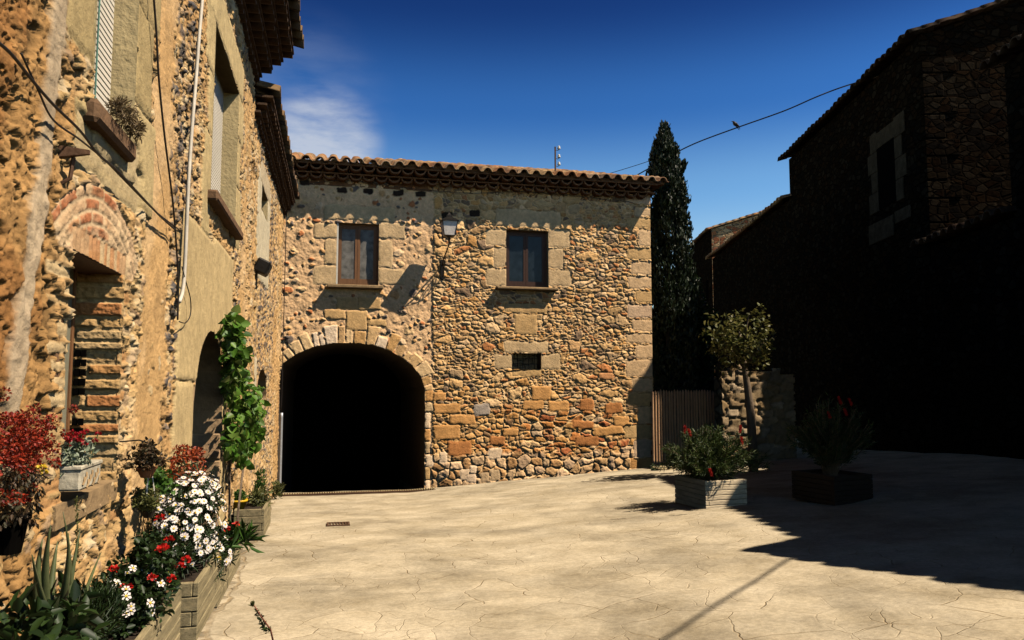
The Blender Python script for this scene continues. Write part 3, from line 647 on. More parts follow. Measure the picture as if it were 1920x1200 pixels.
# ------------------------------------------------------------------ houses on the left (front at X = XW)
YB = 14.6            # where the tall house ends and the low one begins
def build_left():
    T1 = thing('tall_house', 'tall ochre rendered house on the left with a brick window arch and stone framed windows', 'house', (XW, 8., 1.))
    T2 = thing('low_house', 'lower pebbly rendered house between the tall ochre house and the archway house', 'house', (XW, 19., .3))
    f3 = lambda u, v, h: np.stack([XW + h, u, v], -1)
    def W(px, py): p = onX(px, py); return (p.y, p.z)
    def RC(x0, y0, x1, y1, H, c, rd=.03):
        a = W(x0, y0); b = W(x1, y1); return (a[0], min(a[1], b[1]), b[0], max(a[1], b[1]), H, c, rd)
    # openings
    bw = (5.05, 2.50, 6.17, 4.02)                      # low window under the brick arch
    u1 = (5.22, W(178, 200)[1], 6.22, 8.3)             # upper window with blind
    u2a, u2b = W(413, 82), W(445, 160); u2 = (W(391, 360)[0], W(390, 362)[1], W(446, 160)[0], u2a[1] + .03)
    dl, dr = W(357, 800)[0], W(412, 800)[0]; dtop = W(392, 620)[1]; dc = (dl + dr) / 2; dw = (dr - dl) / 2
    zs = dtop - dw * .92
    door = [(dl, -1.)] + [(dc - dw * math.cos(t), zs + dw * .92 * math.sin(t)) for t in np.linspace(0, math.pi, 18)] + [(dr, -1.)]
    nl, nr_ = W(480, 720)[0], W(498, 720)[0]; nt_ = W(490, 690)[1]; nb = W(488, 748)[1]; nc = (nl + nr_) / 2; nw = (nr_ - nl) / 2
    niche = [(nl, nb), ] + [(nc - nw * math.cos(t), nt_ - nw * .55 + nw * .55 * math.sin(t)) for t in np.linspace(0, math.pi, 12)] + [(nr_, nb)]
    u3 = (W(489, 350)[0], W(489, 392)[1], W(501, 350)[0], W(489, 345)[1])
    rectP = lambda r: [(r[0], r[1]), (r[2], r[1]), (r[2], r[3]), (r[0], r[3])]
    DS = (.50, .38, .185); DSd = (.40, .30, .14); SM = (.53, .395, .195)
    rects = [
        # upper blind window frame
        (4.72, 5.25, 5.23, 5.92, .02, DSd, .03), (4.86, 5.93, 5.23, 6.7, .02, (.40, .30, .16), .03), (4.72, 6.7, 5.23, 7.4, .02, DSd, .03),
        (6.21, 4.6, 6.95, 5.4, .03, DS, .03), (6.21, 5.41, 6.75, 6.2, .03, DSd, .03), (6.21, 6.21, 6.95, 7.4, .03, DSd, .03),
        (4.95, 4.62, 6.5, 4.95, .02, DSd, .04),
        # slab above the brick arch
        (5.0, 4.55, 6.55, 4.9, .0, (.47, .36, .19), .05), (5.35, 4.2 + .55, 6.4, 5.05, .02, (.48, .37, .20), .05),
        # second upper window frame
        (u2[0] - .55, u2[1] - 1.0, u2[0], u2[1] + .7, .03, DS, .03), (u2[0] - .35, u2[1] + .71, u2[0], u2[1] + 1.5, .03, DS, .03), (u2[0] - .6, u2[1] + 1.51, u2[0], u2[3] + .1, .03, DS, .03),
        (u2[2], u2[1] - .2, u2[2] + .6, u2[1] + .75, .03, DS, .03), (u2[2], u2[1] + .76, u2[2] + .4, u2[1] + 1.5, .03, DS, .03), (u2[2], u2[1] + 1.51, u2[2] + .65, u2[3], .03, DS, .03),
        (u2[0] - .4, u2[3] + .005, u2[2] + .5, u2[3] + .6, .035, DS, .03),
        # smooth dressed stone round the arched door
        (dl - 1.0, zs + .4, dc, u2[1] - .55, .03, SM, .02), (dc, zs + .9, dr + .75, u2[1] - .45, .03, SM, .02), (dl - 1.05, 1.2, dl, zs + .4, .03, SM, .02), (dl - 1.05, -.5, dl, 1.2, .03, DS, .02),
        (dr, 1.4, dr + .55, zs + .9, .03, SM, .02), (dr, -.5, dr + .6, 1.4, .03, DS, .02),
        # third small window frame
        (u3[0] - .75, u3[1] - 1.5, u3[0], u3[3] + .25, .03, (.56, .48, .32), .03), (u3[2], u3[1] - 1.5, u3[2] + .7, u3[3] + .3, .03, (.56, .48, .32), .03), (u3[0], u3[1] - 1.5, u3[2], u3[1], .03, (.56, .48, .32), .02), (u3[0] - .4, u3[3], u3[2] + .5, u3[3] + .5, .035, (.5, .4, .25), .03),
        (nl - .6, nb - .5, nl - .02, nt_ + .2, .015, (.60, .5, .33), .05),
    ]
    # brick jambs of the low window: short courses
    rq = random.Random(9)
    z = 2.2
    while z < 3.95:
        hh = rq.uniform(.05, .085)
        if rq.random() < .8: rects.append((5.05 - rq.uniform(.12, .42), z, 5.06, z + hh, rq.uniform(.0, .012), [(.50, .33, .15), (.46, .25, .10), (.52, .38, .20)][rq.randint(0, 2)], .02))
        if rq.random() < .8: rects.append((6.16, z, 6.17 + rq.uniform(.1, .3), z + hh, rq.uniform(.0, .015), [(.52, .36, .18), (.46, .25, .10), (.56, .40, .22)][rq.randint(0, 2)], .02))
        z += hh + rq.uniform(.015, .045)
    stc = [(.50, .34, .15), (.46, .29, .12), (.55, .42, .23), (.42, .25, .10), (.58, .46, .28), (.36, .25, .15), (.48, .32, .14)]
    dkc = [(.09, .08, .075), (.14, .12, .10), (.28, .21, .14), (.10, .09, .085), (.36, .24, .12), (.17, .13, .10)]
    strip = [W(110, 0), W(98, 120), W(80, 300), W(62, 430), W(38, 600), W(20, 760)]
    def band(Y, a, b, s=.15): return sst(a - s, a + s, Y) * sst(b + s, b - s, Y)
    def hf(u, v):
        n = len(u); wu = u + (fbm(u * 3, v * 3, 1) - .5) * .25; wv = v + (fbm(u * 3, v * 3, 9) - .5) * .2
        rough = fbm(u * 11, v * 11, 4, 5); med = fbm(u * 4.5, v * 4.5, 2, 5); lo = fbm(u * .9, v * .9, 6)
        ub = u + (fbm(u * 1.2, v * .8, 33) - .5) * .6
        smooth = band(ub, 6.85, 7.75) + .7 * band(ub, 13.2, 14.2); smooth = np.clip(smooth, 0, 1)
        fine = fbm(u * 34, v * 34, 44, 3); fk = fbm(u * 2.6, v * 2.6, 81, 5); f2k = fbm(u * 6.5, v * 6.5, 85, 4); cre = np.maximum(sst(.035, .0, np.abs(fbm(u * 5, v * 5, 91, 5) - .5)), .7 * sst(.03, 0, np.abs(fbm(u * 11, v * 11, 95, 4) - .5))) * (1 - .8 * smooth); h = (sst(.49, .515, fk) * .015 + sst(.5, .525, f2k) * .010) * (1 - .8 * smooth) - .011 * cre + ((med - .5) * .026 + (rough - .5) * .036 + (fine - .5) * .018) * (1 - .75 * smooth)
        base = np.tile(np.array((.60, .37, .155)), (n, 1)) * (.72 + .5 * fbm(u * 2, v * 2, 12))[:, None] * (1 - .3 * cre)[:, None]  # creases get their shade in the colour as well
        old = sst(5.15, 4.55, ub); base = mixc(base, np.array((.42, .235, .085))[None] * (.6 + .7 * med)[:, None], old)
        cream = sst(.5, .68, lo) * (1 - old); base = mixc(base, np.array((.66, .45, .23))[None] * (.85 + .3 * rough)[:, None], cream * .7)
        col = base
        rs = sst(.50, .64, fbm(u * 1.6 + 9, v * 1.1, 101, 5)) * np.clip(.35 + .65 * old, 0, 1); col = mixc(col, np.array((.25, .105, .03))[None] * (.7 + .6 * rough)[:, None], .65 * rs * (1 - smooth))
        # pits, their shade also darkened into the colour
        pit = np.maximum(sst(.36, .31, fbm(u * 4, v * 4, 21, 5)), .8 * sst(.37, .33, fbm(u * 10, v * 12, 23, 4))) * (1 - smooth); h -= .034 * pit; col = col * (1 - .45 * pit[:, None]) * (.78 + .44 * fbm(u * 6, v * 6, 47, 5))[:, None]
        # showing stones
        ex = np.clip(sst(.42, .60, fbm(u * .8, v * .8, 41)) + band(ub, 4.8, 6.9) * .5 - .9 * smooth - .6 * old, 0, 1)
        for (cu, cv, kk, pr) in ((.20, .13, 31, .6), (.11, .08, 57, .5)):
            f1, f2, ia, ja, lx, ly = voro(wu, wv, cu, cv, kk, .9, 2.4); e = f2 - f1
            on = (hsh(ia, ja, kk + 1) < pr * ex)
            t = sst(.04, .13, e) * on
            h = h + t * (.008 + (fine - .5) * .014 + (hsh(ia, ja, kk + 5) - .4) * .02 * ly + (hsh(ia, ja, kk + 2) - .5) * .012)
            col = mixc(col, pal(stc, hsh(ia, ja, kk + 3)) * (.75 + .5 * rough)[:, None], t * .75)
        dk = np.clip(band(ub, 7.75, 8.75, .2) * sst(2.2, 3.2, v) + band(ub, 12.6, 13.4, .2) * .5 + band(ub, 16., 20.5, .8) * .8, 0, 1)
        f1, f2, ia, ja, lx, ly = voro(wu, wv, .14, .12, 77, .85, 2.); rad = .26 + .24 * hsh(ia, ja, 6.)
        t = sst(rad + .05, rad - .08, f1) * (hsh(ia, ja, 78.) < .6 * dk)
        h = h - .012 * dk + t * .024 * np.sqrt(np.clip(1 - (f1 / (rad + .06)) ** 2, 0, 1)); col = mixc(col, pal(dkc, hsh(ia, ja, 79.)), t)
        # pale run of plaster down the old render
        d, _, _, _ = polydist(u, v, strip, False); d = d + (fbm(u * 3, v * 3, 61) - .5) * .16
        t = sst(.13, .07, d + .05 * sst(3.2, 2.2, v)); h = h * (1 - t) + (.02 + (rough - .5) * .03) * t; col = mixc(col, np.array((.46, .36, .235))[None] * (.6 + .8 * med)[:, None], t * .9)
        # brick arch above the low window
        cy, cz = 5.62, 3.05; du = u - cy; dv = v - cz; r = np.hypot(du, dv); an = np.arctan2(du, dv)
        cs = (r - 1.04) / .088; ci = np.floor(cs); cf = cs - ci; bl = .27; aa = (an * 1.3 + .11 * np.mod(ci, 2)) / bl; bi = np.floor(aa); bf = aa - bi
        zone = (ci >= 0) & (ci < 5) & (np.abs(an) < .72) & (v > 4.0)
        se = np.minimum(np.minimum(cf, 1 - cf) * .088, np.minimum(bf, 1 - bf) * bl); t = sst(.008, .02, se) * zone
        worn = sst(.36, .58, fbm(u * 2.6, v * 2.6, 71) + .22 * sst(-.1, .3, an)) ; red = hsh(bi, ci, 5.) > .35
        bc = pal([(.45, .13, .045), (.40, .15, .06), (.50, .22, .09), (.42, .12, .04)], hsh(bi, ci, 8.)) * (.8 + .4 * rough)[:, None]
        h = h * (1 - zone * .9) + zone * (.006 + .007 * t + (rough - .5) * .022 + (fine - .5) * .012)
        col = mixc(col, np.array((.60, .43, .25))[None] * (.8 + .4 * rough)[:, None], zone * .9); col = mixc(col, bc, t * np.where(red, .85, .2) * (1 - .85 * worn))
        # vertical bricks of the flat arch head
        z2 = (v > 4.0) & (v < 4.17) & (u > 5.0) & (u < 6.28); b2 = np.floor(u / .08); f = u / .08 - b2
        t = sst(.08, .25, np.minimum(f, 1 - f)) * z2; h = np.where(z2, .008 * t + (rough - .5) * .012, h); col = mixc(col, pal([(.50, .30, .15), (.58, .42, .23), (.50, .24, .10)], hsh(b2, 0., 4.)), z2 * (.35 + .5 * worn))
        h, col = apply_rects(u, v, h, col, rects)
        near = sst(bw[2] + .6, bw[2], u)
        return h, col
    ys = [2.2]
    while ys[-1] < YB: ys.append(ys[-1] + max(.009, .0032 * ys[-1]))
    ys = np.array(ys[:-1] + [YB]); zs_ = np.arange(-.3, 9.5, .0098)
    masonry('wall', ys, zs_, f3, hf, [rectP(bw), rectP(u1), rectP(u2), door], T1)
    ys = [YB + .0]
    while ys[-1] < YF: ys.append(ys[-1] + .04)
    ys = np.array(ys[:-1] + [YF + .05]); zs2 = np.arange(-.5, 8.7, .022)
    masonry('wall', ys, zs2, f3, hf, [rectP(u3), niche], T2)
    for a, b in (((XW - 9, 2.2, -.3), (XW - 1.3, YB - .01, 9.4)), ((XW - 1.298, YB - .3, -.3), (XW - .08, YB - .012, 9.398)), ((XW - 1.298, 2.202, -.3), (XW - .08, 2.5, 9.398))): mb = MB(); mb.box(a, b); mb.build('side_wall', M_REDWALL, T1)
    mb = MB(); mb.box((XW - 9, YB, -.5), (XW - 1.3, YF + 5, 8.4)); mb.build('side_wall', M_REDWALL, T2)
    # low window: reveals, recessed panel, frame
    d = .33
    def jf(u, v):                      # brick reveal, u = depth into the wall, v = height
        n = len(u); k = v / .098 + .25 * np.sin(v * 9); ci = np.floor(k); cf = k - ci
        ln = .30 + .2 * hsh(ci, 0., 2.); a = (u + .13 * np.mod(ci, 2)) / ln; bi = np.floor(a); bf = a - bi; rough = fbm(u * 14, v * 14, 3)
        rough = .5 * rough + .5 * fbm(u * 40, v * 40, 8); gap = .07 + .14 * hsh(ci, bi, 6.) + (rough - .5) * .22
        t = sst(gap, gap + .07, np.minimum(cf, 1 - cf)) * sst(.006, .016, np.minimum(bf, 1 - bf) * ln); miss = hsh(ci, bi, 12.) < .18; t = t * (1 - .8 * miss)
        c = mixc(np.tile(np.array((.50, .33, .15)), (n, 1)), pal([(.52, .32, .13), (.46, .23, .08), (.54, .37, .18), (.45, .27, .11), (.47, .19, .065)], hsh(ci, bi, 4.)), t * .9) * (.75 + .45 * rough)[:, None]
        return .022 * t * (.3 + 1.2 * hsh(ci, bi, 9.)) + (rough - .5) * .035, c
    masonry('brick_reveal', np.arange(0, d + .001, .008), np.arange(bw[1], bw[3] + .001, .006), lambda u, v, h: np.stack([XW + .02 - u, bw[2] + .01 - h, v], -1), jf, [], T1)
    mb = MB(); mb.box((XW - d - .1, bw[0] - .15, bw[1] - .14), (XW + .03, bw[2], bw[1])); mb.build('window_sill', M_STONE_DK, T1)
    mb = MB(); mb.box((XW - d - .1, bw[0] - .1, bw[3]), (XW - .012, bw[2] + .3, bw[3] + .12)); mb.build('lintel', M_FRAME_DK, T1)
    mb = MB(); mb.box((XW - d - .1, bw[0] - .15, bw[1]), (XW - .012, bw[0] - .003, bw[3])); mb.build('window_reveal', M_SILL_LF, T1)
    fr = MB(); xb = XW - d
    fr.box((xb, bw[0], bw[1]), (xb + .05, bw[0] + .95, bw[3])); w = fr.build('shutter', M_GREY_WOOD, T1)
    fr = MB(); fr.box((xb, bw[0] + .96, bw[1]), (xb + .06, bw[0] + 1.0, bw[3])); fr.build('frame', M_FRAME, w)
    for (za, nn) in ((3.40, 5), (2.9, 4)):
        hb = MB()
        for i in range(nn):
            for j in range(2):
                xx = xb + .05 + j * .04; zz = za - i * .07; hb.box((xx, bw[2] - .05, zz), (xx + .03, bw[2] - .018, zz + .05))
        hb.build('hollow_brick_holes', M_DARK, T1)  # dark blocks painted for the shaded holes of hollow bricks
    # upper windows: blinds of slats on the recess, reveals, sills
    def blind(r, rec, par):
        mb = MB(); mb.box((XW - rec - .05, r[0] - .05, r[1]), (XW - rec, r[2] + .05, r[3])); b = mb.build('window', M_BLIND_GAP, par)
        sl = MB(); z = r[1] + .01
        while z < r[3] - .03:
            sl.box((XW - rec, r[0] + .01, z), (XW - rec + .014, r[2] - .02, z + .034)); z += .047
        sl.build('blind', M_BLIND, b)
        cd = MB(); yc = (r[0] + r[2]) / 2 + .1; cd.tube([(XW - rec + .02, yc, r[1]), (XW - rec + .02, yc, r[3])], .006, 5); cd.build('blind_cord', mat_plain('green_cord', (.12, .25, .2), .6), b)
        reveal('window_reveal', rectP(r), f3, .025, -rec - .05, par, M_STONE)
        return b
    blind(u1, .16, T1); blind(u2, .22, T1)
    mb = MB(); mb.box((XW - .1, u1[0] - .08, u1[1] - .16), (XW + .085, u1[2] - .12, u1[1] - .01), bev=.03); mb.build('window_sill', M_SILL_LF, T1)
    mb = MB(); mb.box((XW - .15, u2[0] - .25, u2[1] - .13), (XW + .15, u2[2] + .05, u2[1] - .0), bev=.025); mb.build('window_sill', M_SILL_LF, T1)
    reveal('window_reveal', rectP(u3), f3, .025, -.3, T2, M_STONE)
    mb = MB(); mb.box((XW - .33, u3[0] - .1, u3[1] - .1), (XW - .28, u3[2] + .1, u3[3] + .1)); mb.build('window', M_FRAME_DK, T2)
    # arched doorway
    reveal('door_reveal', door, f3, .025, -.45, T1, mat_plain('jamb_stone', (.40, .27, .15), .9, .3, 5, .5, 20))
    jb = MB()
    for i, (za, zb) in enumerate(((.3, .95), (.96, 1.62), (1.63, 2.12), (2.13, 2.5))):
        jb.box((XW - .42, dr - .028 - .006 * (i % 2), za + .012), (XW + .02, dr + .05, zb), bev=.015)
    jb.build('jamb_stones', mat_plain('jamb_blocks', (.44, .29, .16), .9, .35, 4, .5, 22), T1)
    mb = MB(); mb.box((XW - .55, dl - .1, -.5), (XW - .46, dr + .1, dtop + .1)); mb.build('door', M_FRAME_DK, T1)
    reveal('niche_reveal', niche, f3, .02, -.5, T2, mat_plain('niche_stone', (.36, .23, .12), .9, .3, 5, .5, 20))
    mb = MB(); mb.box((XW - .56, nl - .1, nb - .1), (XW - .5, nr_ + .1, nt_ + .1)); mb.build('niche_back', M_STONE_DK, T2)
    # roofs
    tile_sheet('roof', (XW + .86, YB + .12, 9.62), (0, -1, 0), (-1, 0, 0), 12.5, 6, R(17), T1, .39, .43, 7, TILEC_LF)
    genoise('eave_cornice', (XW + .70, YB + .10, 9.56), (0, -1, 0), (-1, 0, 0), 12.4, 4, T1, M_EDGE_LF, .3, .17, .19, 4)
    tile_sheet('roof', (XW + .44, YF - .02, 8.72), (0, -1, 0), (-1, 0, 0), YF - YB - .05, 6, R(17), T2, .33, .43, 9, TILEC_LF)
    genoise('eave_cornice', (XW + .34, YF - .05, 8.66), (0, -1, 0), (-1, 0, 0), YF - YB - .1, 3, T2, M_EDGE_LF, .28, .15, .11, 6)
    return T1, T2, W
TALL, LOW, WL = build_left()

# ------------------------------------------------------------------ dark houses on the right
WD = Vector((.276, .961, 0)).normalized(); WN = Vector((-WD.y, WD.x, 0))     # along the wall (away), out of the wall (to the left)
def wall_house(name, label, P0, L, depth, zb, zt, pitch, roofname='roof', mat=M_DKWALL, cols=TILEC_DK, ov=.45, per=.42, parent_loc=None, near_gable=True):
    """house with its left wall from P0 along WD for L, going back -WN for depth"""
    P0 = Vector(P0); T = thing(name, label, 'house', (P0.x, P0.y, zb)); B = -WN
    rise = math.tan(pitch) * depth / 2
    def pt(a, b, z): p = P0 + WD * a + B * b; return (p.x, p.y, z)
    v = [pt(0, 0, zb), pt(L, 0, zb), pt(L, depth, zb), pt(0, depth, zb), pt(0, 0, zt), pt(L, 0, zt), pt(L, depth, zt), pt(0, depth, zt), pt(0, depth / 2, zt + rise), pt(L, depth / 2, zt + rise)]
    f = [(0, 1, 5, 4), (2, 3, 7, 6), (0, 4, 8, 7, 3), (1, 2, 6, 9, 5)]
    mesh_obj('wall', v, f, mat, T)
    s = P0 + WD * -.3 + WN * ov; tz = zt + .12 - math.tan(pitch) * ov
    tile_sheet(roofname, (s.x, s.y, tz), tuple(WD), tuple(B), L + .6, depth / 2 + ov, pitch, T, per, .45, 11, cols)
    s = P0 + WD * (L + .3) + B * (depth + ov)
    tile_sheet('rear_roof', (s.x, s.y, tz), tuple(-WD), tuple(-B), L + .6, depth / 2 + ov, pitch, T, per, .45, 12, cols)
    return T, pt
D1 = 23.0
Nc = camdist(1737, 300, D1)                          # near corner of the tall dark house
NZ = camdist(1712, 52, D1).z
A_L = 12.9
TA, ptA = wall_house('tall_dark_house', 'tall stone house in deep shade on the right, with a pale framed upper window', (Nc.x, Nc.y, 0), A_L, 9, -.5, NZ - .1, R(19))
def wall_uv(px, py):
    """point on the dark wall plane"""
    d = ray_dir(px, py); n = -WN; t = (Vector((Nc.x, Nc.y, 0)) - CAMP).dot(n) / d.dot(n); return CAMP + d * t
def dark_window():
    def s_of(p): return (Vector((p.x, p.y, 0)) - Vector((Nc.x, Nc.y, 0))).dot(WD)
    a = wall_uv(1650, 390); b = wall_uv(1679, 275)
    s1, s0 = s_of(a), s_of(b); z0 = wall_uv(1665, 385).z; z1 = wall_uv(1660, 270).z
    M = Matrix.Translation((Nc.x, Nc.y, 0)) @ Matrix.Rotation(math.atan2(WD.y, WD.x), 4, 'Z')   # local x along wall, local y out of the wall
    mb = MB(); mb.box((s0, .0, z0), (s1, .03, z1), M); w = mb.build('window', M_DARK, TA)
    fr = MB()
    for sd in (0, 1):
        z = z0 - .05; k = 0
        while z < z1:
            hh = (z1 - z0) / 3; wd = .75 if (k + sd) % 2 else .5
            if sd: fr.box((s1, .0, z), (s1 + wd, .05, z + hh - .015), M, .015)
            else: fr.box((s0 - wd, .0, z), (s0, .05, z + hh - .015), M, .015)
            z += hh; k += 1
    fr.box((s0 - .3, .0, z1 + .0), (s1 + .5, .055, z1 + .55), M, .015)
    fr.build('frame', M_DKSTONE, w)
    sb = MB(); sb.box((s0 - .9, .0, z0 - .75), (s0 + .2, .05, z0 - .35), M, .02); sb.box((s0 + .3, .0, z0 - 1.1), (s1 + .9, .05, z0 - .4), M, .02)
    sb.build('wall_stones', M_DKSTONE, TA)
    # corner stones on the near end of the house
    cs = MB(); z = 1.; k = 0
    while z < NZ - .4:
        hh = .55 + .2 * (k % 2)
        M2 = Matrix.Translation((Nc.x, Nc.y, 0)) @ Matrix.Rotation(math.atan2(WD.y, WD.x), 4, 'Z')
        cs.box((-.05, -[1.0, .6][k % 2], z), ([.6, 1.0][k % 2], .04, z + hh - .03), M2, .03); z += hh; k += 1
    cs.build('corner_stones', M_DKWALL, TA)
dark_window()
# low wing in front, along the same wall line towards the camera
LW = 15.5; LG1 = 4.2
p0 = Nc - WD * LW
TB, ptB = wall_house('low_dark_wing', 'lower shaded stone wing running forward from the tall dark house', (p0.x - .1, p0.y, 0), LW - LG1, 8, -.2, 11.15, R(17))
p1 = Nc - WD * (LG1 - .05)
TB2, _ = wall_house('low_link_house', 'low link added between the tall dark house and the front wing to let sun through', (p1.x - .02, p1.y, 0), LG1 - .1, 7, -.2, 7.3, R(12))  # added link, kept low so sun reaches the garden wall
# the next house towards the viewer, just right of the view; its eave throws the near shadow edge
TC = thing('neighbour_house', 'stone house just outside the right edge whose eave shades the paving', 'house', (10.2, 6.4, 1.5))
def neighbour():
    h = 7.0; c0 = Vector((5.0, 8.75, 0)) + Vector((.677, -.394, 0)) * h; c1 = Vector((5.75, 5.4, 0)) + Vector((.677, -.394, 0)) * h
    e = (c1 - c0).normalized(); q = Vector((e.y, -e.x, 0)); q = q if q.x > 0 else -q
    c1 = c0 + e * 7.5; z = 1.2 + h
    w0 = c0 + q * .45 + e * .3; w1 = c1 + q * .45 - e * .3
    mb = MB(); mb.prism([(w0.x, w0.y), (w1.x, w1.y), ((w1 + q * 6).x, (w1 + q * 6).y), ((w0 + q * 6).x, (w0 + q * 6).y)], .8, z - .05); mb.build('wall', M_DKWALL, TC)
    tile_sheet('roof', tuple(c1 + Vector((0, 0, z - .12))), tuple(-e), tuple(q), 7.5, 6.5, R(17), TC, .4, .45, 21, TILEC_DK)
neighbour()
# lower wing beyond the tall dark house and the sunlit gable behind it
fp = Vector((Nc.x, Nc.y, 0)) + WD * (A_L + .02)
d2 = camdist(1463, 388, D1 * (1737 - 1030) / (1463 - 1030)).z
TF, _ = wall_house('far_dark_wing', 'long low wing with a tiled eave beyond the tall dark house', (fp.x, fp.y, 0), 17.2, 7, -.5, d2 + .0, R(17), per=.5, cols=TILEC)
def far_house():
    D = 57.; c = camdist(1334, 430, D); T = thing('far_house', 'distant house with a sunlit reddish stone gable above the far wing', 'house', (c.x, c.y, 0))
    B = -WN; zl = c.z; zr = camdist(1447, 391, D - 1.2).z
    rt_ = camdist(1447, 391, D - 1.2); w = (Vector((rt_.x, rt_.y, 0)) - Vector((c.x, c.y, 0))).dot(B)
    sl = (zr - zl) / w; W_ = 9.; Lh = 9.
    def pt(a, b, z): p = Vector((c.x, c.y, 0)) + WD * a + B * b; return (p.x, p.y, z)
    v = [pt(0, 0, -.5), pt(0, W_, -.5), pt(0, W_, zl + sl * W_), pt(0, 0, zl), pt(Lh, 0, -.5), pt(Lh, W_, -.5), pt(Lh, W_, zl + sl * W_), pt(Lh, 0, zl)]
    mesh_obj('gable_wall', v, [(0, 1, 2, 3), (4, 7, 6, 5), (1, 5, 6, 2)], M_REDWALL, T); mesh_obj('side_wall', [v[0], v[3], v[7], v[4]], [(0, 1, 2, 3)], M_DKWALL, T)  # side wall's shade is put into its darker stone
    s = pt(-.2, -.4, zl + .1 - sl * .4)
    tile_sheet('roof', s, tuple(WD), tuple(B), Lh, W_ + .4, math.atan(sl), T, .5, .5, 31, TILEC)
    mb = MB(); a = Vector(pt(-.02, .1, zl - .55)); mb.box((0, 0, 0), (.4, .06, .5), Matrix.Translation(a) @ Matrix.Rotation(math.atan2(B.y, B.x), 4, 'Z')); 
    wd = MB(); wd.box((1.6, -.0, 9.6), (2.3, .05, 11.2), Matrix.Translation((c.x, c.y, 0)) @ Matrix.Rotation(math.atan2(WD.y, WD.x), 4, 'Z')); wd.build('window', M_DARK, T)
far_house()

# ------------------------------------------------------------------ foliage builders
def leaf_mesh(P, D, Nn, Ln, Wd, bend=.25):
    """P base points, D leaf direction, Nn rough normal, Ln lengths, Wd widths -> six-vertex folded leaves"""
    P = np.asarray(P); D = D / (np.linalg.norm(D, axis=1)[:, None] + 1e-9)
    S = np.cross(D, Nn); S /= (np.linalg.norm(S, axis=1)[:, None] + 1e-9); Nn = np.cross(S, D)
    Ln = np.asarray(Ln)[:, None]; Wd = np.asarray(Wd)[:, None]
    v = np.stack([P, P + D * Ln * .35 - S * Wd * .5 + Nn * Wd * .12, P + D * Ln * .72 - S * Wd * .36 + Nn * Wd * .08 - Nn * Ln * bend * .3, P + D * Ln - Nn * Ln * bend,
                  P + D * Ln * .72 + S * Wd * .36 + Nn * Wd * .08 - Nn * Ln * bend * .3, P + D * Ln * .35 + S * Wd * .5 + Nn * Wd * .12], 1)
    n = len(P); b = (np.arange(n) * 6)[:, None]
    f = np.concatenate([b + np.array([[0, 1, 2, 3]]), b + np.array([[0, 3, 4, 5]])], 0)
    return v.reshape(-1, 3), f
def rdir(n):
    d = RNG.normal(size=(n, 3)); return d / np.linalg.norm(d, axis=1)[:, None]
def clump_leaves(clumps, L, W, out=.6, up=.2, bend=.25, var=.35, shell=.5):
    """clumps: (centre, (rx, ry, rz), count)"""
    Ps, Ds, Ns, Ls, Ws = [], [], [], [], []
    for c, r, n in clumps:
        d = rdir(n); rad = shell + (1 - shell) * RNG.random(n) ** .5
        r = np.array(r if hasattr(r, '__len__') else (r, r, r)); p = np.array(c)[None] + d * r[None] * rad[:, None]
        Ps.append(p); Ds.append(d * out + rdir(n) * .6 + np.array([0, 0, up])); Ns.append(d * .5 + rdir(n) * .5 + np.array([0, 0, .6]))
        k = 1 + (RNG.random(n) - .5) * 2 * var; Ls.append(L * k); Ws.append(W * k)
    return leaf_mesh(np.concatenate(Ps), np.concatenate(Ds), np.concatenate(Ns), np.concatenate(Ls), np.concatenate(Ws), bend)
def lumpy(c, r, nc, lump, n, flat=1.):
    """clumps spread through an uneven ellipsoid"""
    out = []; r = np.array(r)
    for _ in range(nc):
        d = rdir(1)[0]; k = (.35 + .65 * RNG.random() ** .6) * (.8 + .35 * RNG.random()); q = np.array(c) + d * r * k
        l = lump * (.6 + .8 * RNG.random()); out.append((q, (l, l, l * flat), max(3, int(n * (.6 + .8 * RNG.random())))))
    return out
def daisies(P, Nn, rad, petals=9):
    """flat daisy heads: petals and centres as two meshes"""
    V, Fq, V2, F2 = [], [], [], []
    for p, nn, r in zip(P, Nn, rad):
        nn = Vector(nn).normalized(); a = nn.orthogonal().normalized(); b = nn.cross(a); p = Vector(p); ph = random.random() * 6
        for k in range(petals):
            t = ph + 2 * math.pi * k / petals; d = a * math.cos(t) + b * math.sin(t); s = nn.cross(d); i = len(V)
            V += [p + d * r * .15, p + d * r * .7 - s * r * .3 + nn * r * .1, p + d * r * 1. + nn * r * .02, p + d * r * .7 + s * r * .3 + nn * r * .1]; Fq.append((i, i + 1, i + 2, i + 3))
        i = len(V2)
        for k in range(6):
            t = 2 * math.pi * k / 6; V2.append(p + (a * math.cos(t) + b * math.sin(t)) * r * .27 + nn * r * .12)
        V2.append(p + nn * r * .24)
        F2 += [(i + k, i + (k + 1) % 6, i + 6) for k in range(6)]
    return (V, Fq), (V2, F2)
def heads(C, r, n=22, petal=.5):
    """ball-shaped flower heads made of petals"""
    Ps, Ds, Ns = [], [], []
    for c, rr in zip(C, r):
        d = rdir(n); d[:, 2] = np.abs(d[:, 2]) * .8 - .1; Ps.append(np.array(c) + d * rr * .45); Ds.append(d + rdir(n) * .5); Ns.append(rdir(n))
    L = np.repeat(np.array(r) * petal, n) * (1.2 + .4 * RNG.random(len(C) * n))
    return leaf_mesh(np.concatenate(Ps), np.concatenate(Ds), np.concatenate(Ns), L, L * .9, .1)
LG = mat_leaf('green_leaf', [(.015, .045, .006), (.04, .10, .014), (.07, .15, .02), (.025, .06, .01)], .25)
LG_DK = mat_leaf('dark_leaf', [(.006, .016, .004), (.014, .032, .007), (.026, .05, .010), (.01, .022, .006)], .15)
LG_BRIGHT = mat_leaf('vine_leaf', [(.025, .07, .008), (.06, .15, .014), (.13, .24, .03), (.035, .10, .010), (.17, .22, .05)], .25, .45)
